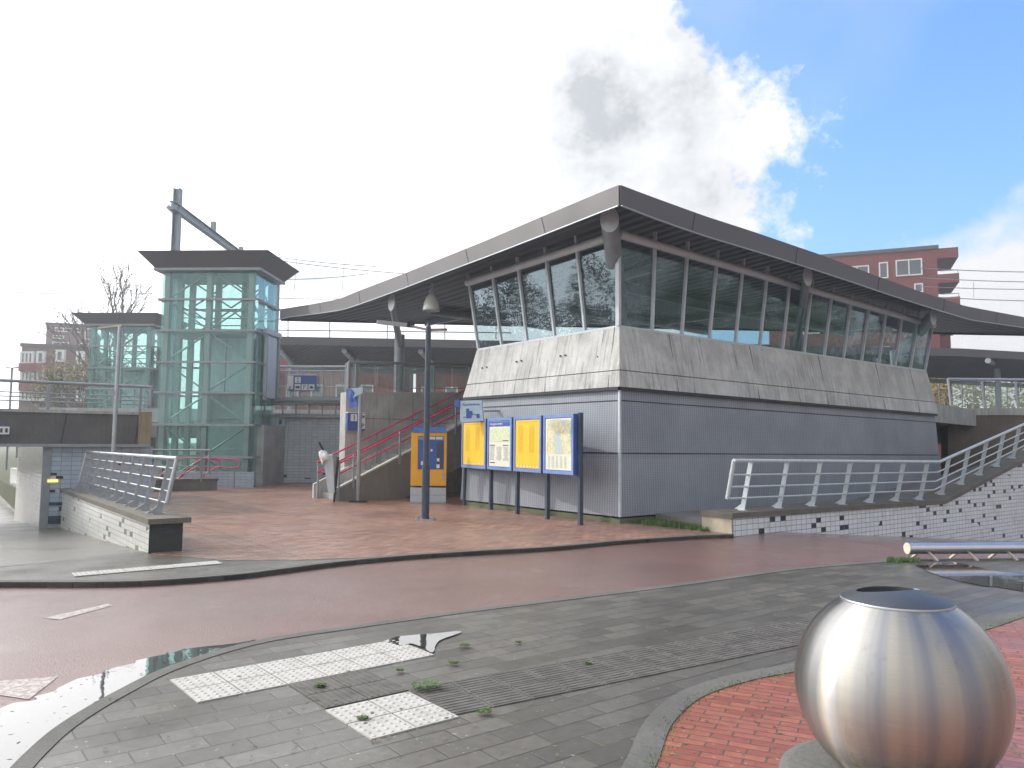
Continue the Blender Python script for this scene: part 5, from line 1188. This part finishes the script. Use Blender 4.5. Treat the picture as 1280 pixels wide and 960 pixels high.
# ------------------------------------------------------------------ vegetation
def bare_tree(label,base,h,seed,spread=.5,buds=None,budn=0,lv=5,name='bare_tree',group=None):
    rr=random.Random(seed); t=thing(name,label,'tree',base,group); tr=MB(); br=MB(); tips=[]
    def grow(p,d,l,r,k):
        n=3; pts=[p]
        for i in range(n):
            d=(d+Vector((rr.uniform(-1,1),rr.uniform(-1,1),rr.uniform(-.2,.8)))*.13).normalized(); p=p+d*l/n; pts.append(p)
        tgt=tr if k==0 else br
        for i,(a_,b_) in enumerate(zip(pts,pts[1:])): tgt.tube(a_,b_,max(.022,r*(1-.15*i)),6 if k<2 else 3,max(.022,r*(1-.15*(i+1))),cap=False)
        if k>=lv: tips.append(p); return
        for j in range(3 if k else 4):
            a_=rr.uniform(.3,.75)*spread*1.6; ph=rr.uniform(0,6.28); o_=d.orthogonal().normalized(); o2=d.cross(o_)
            nd=(d*math.cos(a_)+(o_*math.cos(ph)+o2*math.sin(ph))*math.sin(a_)).normalized()
            grow(pts[-1] if j<2 else pts[-2],nd,l*rr.uniform(.62,.82),r*.58,k+1)
    grow(Vector(base),Z,h*.3,h*.016,0)
    tr.build('trunk',bark,t); br.build('crown',bark,t)
    if budn:
        bm_=MB()
        for _ in range(budn):
            p=rr.choice(tips)+Vector((rr.gauss(0,.25),rr.gauss(0,.25),rr.gauss(0,.25))); s_=rr.uniform(.04,.1); a_=Vector((rr.uniform(-1,1),rr.uniform(-1,1),rr.uniform(-1,1))).normalized(); b_=a_.orthogonal().normalized(); bm_.quad(p-a_*s_,p+b_*s_*.6,p+a_*s_,p-b_*s_*.6)
        bm_.build('foliage',buds or bud,t)
    return t
c=by(146,420,58); bare_tree('bare tree with thin upright branches above the farther lift tower',Vector((c.x,58,0)),17.5,11,.36,bark,500)
c=by(95,500,60); bare_tree('budding yellowish tree in front of the brick flats at the left',Vector((c.x,60,0)),9.5,5,.6,bud,2500)
c=by(120,500,62); bare_tree('twiggy bare tree between the flats and the farther lift tower',Vector((c.x-.5,62,0)),10,8,.6,bud,1500)
# hedge far right beyond windbreak + tree masses either side, out of frame, mirrored in the glazing
def foliage(name,pts,mat,n,size,seed,label,cat=None,kind='stuff',parent=None):
    rr=random.Random(seed); m=MB(); m.keepn=True
    for _ in range(n):
        c,rx,rz=rr.choice(pts); a=rr.uniform(0,6.283); u_=rr.uniform(-1,1); k=rr.uniform(.55,1)**.6; s=math.sqrt(1-u_*u_)
        p=Vector(c)+Vector((math.cos(a)*s*rx*k,math.sin(a)*s*rx*k,u_*rz*k)); v=Vector((rr.gauss(0,1),rr.gauss(0,1),rr.gauss(0,1))).normalized(); w2=v.orthogonal().normalized(); s_=size*rr.uniform(.5,1.3)
        m.quad(p-v*s_,p+w2*s_*.6,p+v*s_,p-w2*s_*.6)
    o=m.build(name,mat,None,(0,0,0)); o['kind']=kind
    if label: o['label']=label
    return o
pts=[]; rr=random.Random(21)
for i in range(34):
    y=rr.uniform(2,62); x=-46-rr.uniform(0,9)-max(0,y-30)*.5; h=rr.uniform(4,13)
    pts.append((Vector((x,y,h*.5)),2.6,h*.55))
foliage('woodland',pts,leaf,110000,.13,1,'dark belt of trees mirrored in the left glazing')
pts=[]
for i in range(40):
    y=rr.uniform(-14,34); x=48+rr.uniform(0,9)+max(0,y)*.2; h=rr.uniform(5,14)
    pts.append((Vector((x,y,h*.5)),2.6,h*.55))
foliage('woodland',pts,leaf,120000,.13,2,'dark belt of trees mirrored in the right glazing')
pts=[(Vector((by(x,500,60).x,60+rr.uniform(0,4),rr.uniform(4,7))),3,2.4) for x in range(1100,1420,22)]
foliage('far_greenery',pts,bud,9000,.16,3,'pale spring greenery seen through the windbreak at the right edge')
# grass strip by the plinth end and weeds
def tufts(name,label,area,n,hgt,seed,z=SW,spread=.3,cat=None,kind='stuff'):
    rr=random.Random(seed); m=MB(); m.keepn=True
    for _ in range(n):
        p=area(rr); h=hgt*rr.uniform(.4,1.2); d=Vector((rr.uniform(-1,1),rr.uniform(-1,1),0)).normalized(); l=Vector((rr.uniform(-1,1),rr.uniform(-1,1),0))*spread*h
        p=Vector((p.x,p.y,z)); w_=h*.13; m.add([p-d*w_,p+d*w_,p+l+Z*h],[(0,1,2)])
    o=m.build(name,weedm,None,(0,0,0)); o['kind']=kind
    if label: o['label']=label
    if cat: o['category']=cat
    return o
tufts('grass',None,lambda r: P(r.uniform(-.9+1.4,1.6)+0,r.uniform(-2.2,-.1)) if r.random()<.4 else P(r.uniform(.3,a0+.3),r.uniform(-2.0,-.05)) if a0>.3 else P(r.uniform(0,.6),r.uniform(-2,-.1)),2600,.10,4)
tufts('grass',None,lambda r: G(r.uniform(1108,1150),r.uniform(699.5,703.5),SW),500,.06,5)
tufts('grass',None,lambda r: (lambda p: p+Vector((r.gauss(0,.03),r.gauss(0,.03),0)))(isl[r.randrange(6,len(isl)-2)].lerp(isl[r.randrange(6,len(isl)-2)],0)),700,.02,9,SW+.012,.9)
wl2=[(533,860,.085),(400,857,.05),(453,898,.04),(605,890,.06),(567,829,.045),(581,807,.05),(648,803,.03),(500,838,.035),(735,829,.03)]
for i,(x,y,s_) in enumerate(wl2):
    c=G(x,y,SW+.016); rr=random.Random(i); m=MB(); m.keepn=True
    s_*=(1 if i==0 else .6)
    for _ in range(int(90+1500*s_)):
        a=rr.uniform(0,6.28); d=s_*math.sqrt(rr.random()); p=c+Vector((math.cos(a)*d*1.3,math.sin(a)*d,0)); h=rr.uniform(.3,1)*s_*.45; e=Vector((rr.uniform(-1,1),rr.uniform(-1,1),.2))*.014; q_=Vector((-e.y,e.x,0))*.6; p=p+Z*h
        m.quad(p-e,p+q_,p+e,p-q_)
    tag(m.build('weed',weedm,None,c),['largest green weed tuft, right of the small square of white slabs','small weed on the joint above the ribbed guide stones','weed growing on the small square of white slabs','weed in the paving to the right of the small white square','tiny weed in the pavers beyond the biggest tuft','weed in the pavers right of the small puddle','faint weed in the middle of the grey pavers','tiny weed at the lower edge of the long white slab row','faint weed near the far end of the guide strip'][i],'weed','weeds growing in the pavement joints')
# litter crumbs / leaves
m=MB(); rr=random.Random(4); m.keepn=True
for _ in range(420):
    p=G(rr.uniform(0,1280),rr.uniform(745,955),SW)+Z*.012 
    s_=rr.uniform(.006,.02); a=rr.uniform(0,6.28); e=Vector((math.cos(a),math.sin(a),.1))*s_; q_=Vector((-e.y,e.x,0))*.5; m.quad(p-e,p+q_,p+e,p-q_)
o=m.build('fallen_leaves',simple('dead_leaf',(.16,.12,.07),.8,0,.6,20)); o['kind']='stuff'

# ------------------------------------------------------------------ tube barrier
A=G(1135,700,SW); Bq=G(1300,699,SW); hz=zat(A,685.5); rb_=7.2*A.y/F
tbx=thing('tube_barrier','long low stainless steel tube barrier on splayed legs at the right','barrier',A)
A2=Vector((A.x,A.y,hz)); B2=Vector((Bq.x,Bq.y,hz+.0)); dd=(B2-A2).normalized(); B3=B2+dd*6
m=MB(); m.tube(A2,B3,rb_,24); m.build('tube',simple('polished_steel',(.6,.6,.62),.22,1.,.06,4),tbx)
m=MB(); m.tube(A2-dd*.012,A2-dd*.001,rb_*.97,24); m.build('end_cap',simple('cream_cap',(.62,.58,.48),.6),tbx)
sdn=dd.cross(Z).normalized()
for i in range(10):
    c=A2+dd*(.25+i*.62)
    for s_ in(-1,1): m=MB(); g_=c+sdn*s_*.05+dd*s_*.05; f_=Vector((c.x,c.y,SW))+sdn*s_*.14+dd*s_*.12; m.beam(g_-Z*rb_*.7,f_,.03,.03,dd); m.build('leg',simple('tan_leg',(.45,.37,.32),.5) if i==0 and s_<0 else bpy.data.materials.get('tan_leg') or alu,tbx)

# ------------------------------------------------------------------ ball shaped bin
D=3.74; r3=ray(1124,857.5); bc=CAM+r3*(D/r3.dot(fw)); RB=.478; bc.z=max(bc.z,SW+RB*.97)
bb_=thing('ball_bin','large brushed stainless steel ball shaped litter bin on the red bricks','litter bin',Vector((bc.x,bc.y,SW)))
cap_a=R_(32)
prof=[(RB*math.sin(a),RB*math.cos(a)) for a in [cap_a+(math.pi-.25-cap_a)*i/60 for i in range(61)]]
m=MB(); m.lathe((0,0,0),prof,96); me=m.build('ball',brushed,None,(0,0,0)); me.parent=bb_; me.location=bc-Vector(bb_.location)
for v in me.data.vertices: pass
lidm=simple('dark_lid_metal',(.085,.09,.10),.42,.6,.12,7)
r1,z1=RB*math.sin(cap_a),RB*math.cos(cap_a); vsl=[];nn=72;fl=[]
# lid: shallow dome, with an off-centre oval opening
def lidz(r): return z1+.012+.05*(1-(r/r1)**2) if r<r1 else z1+.012
rings=14; ocx,ocy,orx,ory=-.035,.045,.135,.10
m=MB(); vs=[];fs=[]
for j in range(rings+1):
    f=j/rings
    for i in range(nn):
        a=2*math.pi*i/nn; ox,oy=ocx+orx*math.cos(a),ocy+ory*math.sin(a); ex_,ey_=r1*math.cos(a),r1*math.sin(a)
        x,y=lerp(ox,ex_,f),lerp(oy,ey_,f); r=math.hypot(x,y); vs.append(Vector((bc.x+x,bc.y+y,bc.z+lidz(min(r,r1*.9999)))))
for j in range(rings):
    for i in range(nn): fs.append((j*nn+i,j*nn+(i+1)%nn,(j+1)*nn+(i+1)%nn,(j+1)*nn+i))
m.add(vs,fs,True)
rimv=[v-Z*.10 for v in vs[:nn]]; m.add(vs[:nn]+rimv,[(i,(i+1)%nn,nn+(i+1)%nn,nn+i) for i in range(nn)],True)
lid=m.build('lid',lidm,bb_)
m=MB(); m.lathe(bc,[(r1+.001,z1-.004),(r1+.004,z1+.004),(r1-.003,z1+.012)],72); m.build('lid_rim',steel,lid)
m=MB(); m.lathe(bc,[(r1*.9,z1-.02),(r1*.9,-.2),(0,-.2)],40); m.build('inner_liner',black,bb_)
m=MB(); m.lathe(Vector((bc.x,bc.y,SW)),[(.0,.06),(.50,.06),(.555,.045),(.57,0)],48); m.build('base_plate',kerb_m,bb_)
m=MB(); m.lathe(bc+Vector((.15,.10,lidz(.18))),[(.0,.006),(.014,.004),(.016,-.004)],12); m.build('lock',alu,lid)

# ------------------------------------------------------------------ thin haze, added to wash out contrast like lens bloom
hm=bpy.data.materials.new('thin_haze'); hm.use_nodes=True; hn=hm.node_tree; hn.nodes.clear()
ho=hn.nodes.new('ShaderNodeOutputMaterial'); hv=hn.nodes.new('ShaderNodeVolumePrincipled'); hv.inputs['Density'].default_value=.0019; hv.inputs['Color'].default_value=(.88,.93,1,1); hv.inputs['Anisotropy'].default_value=.45
hn.links.new(hv.outputs[0],ho.inputs['Volume'])
m=MB(); m.box((10,30,12.9),240,230,29.8)
o=m.build('haze',hm); o['kind']='stuff'
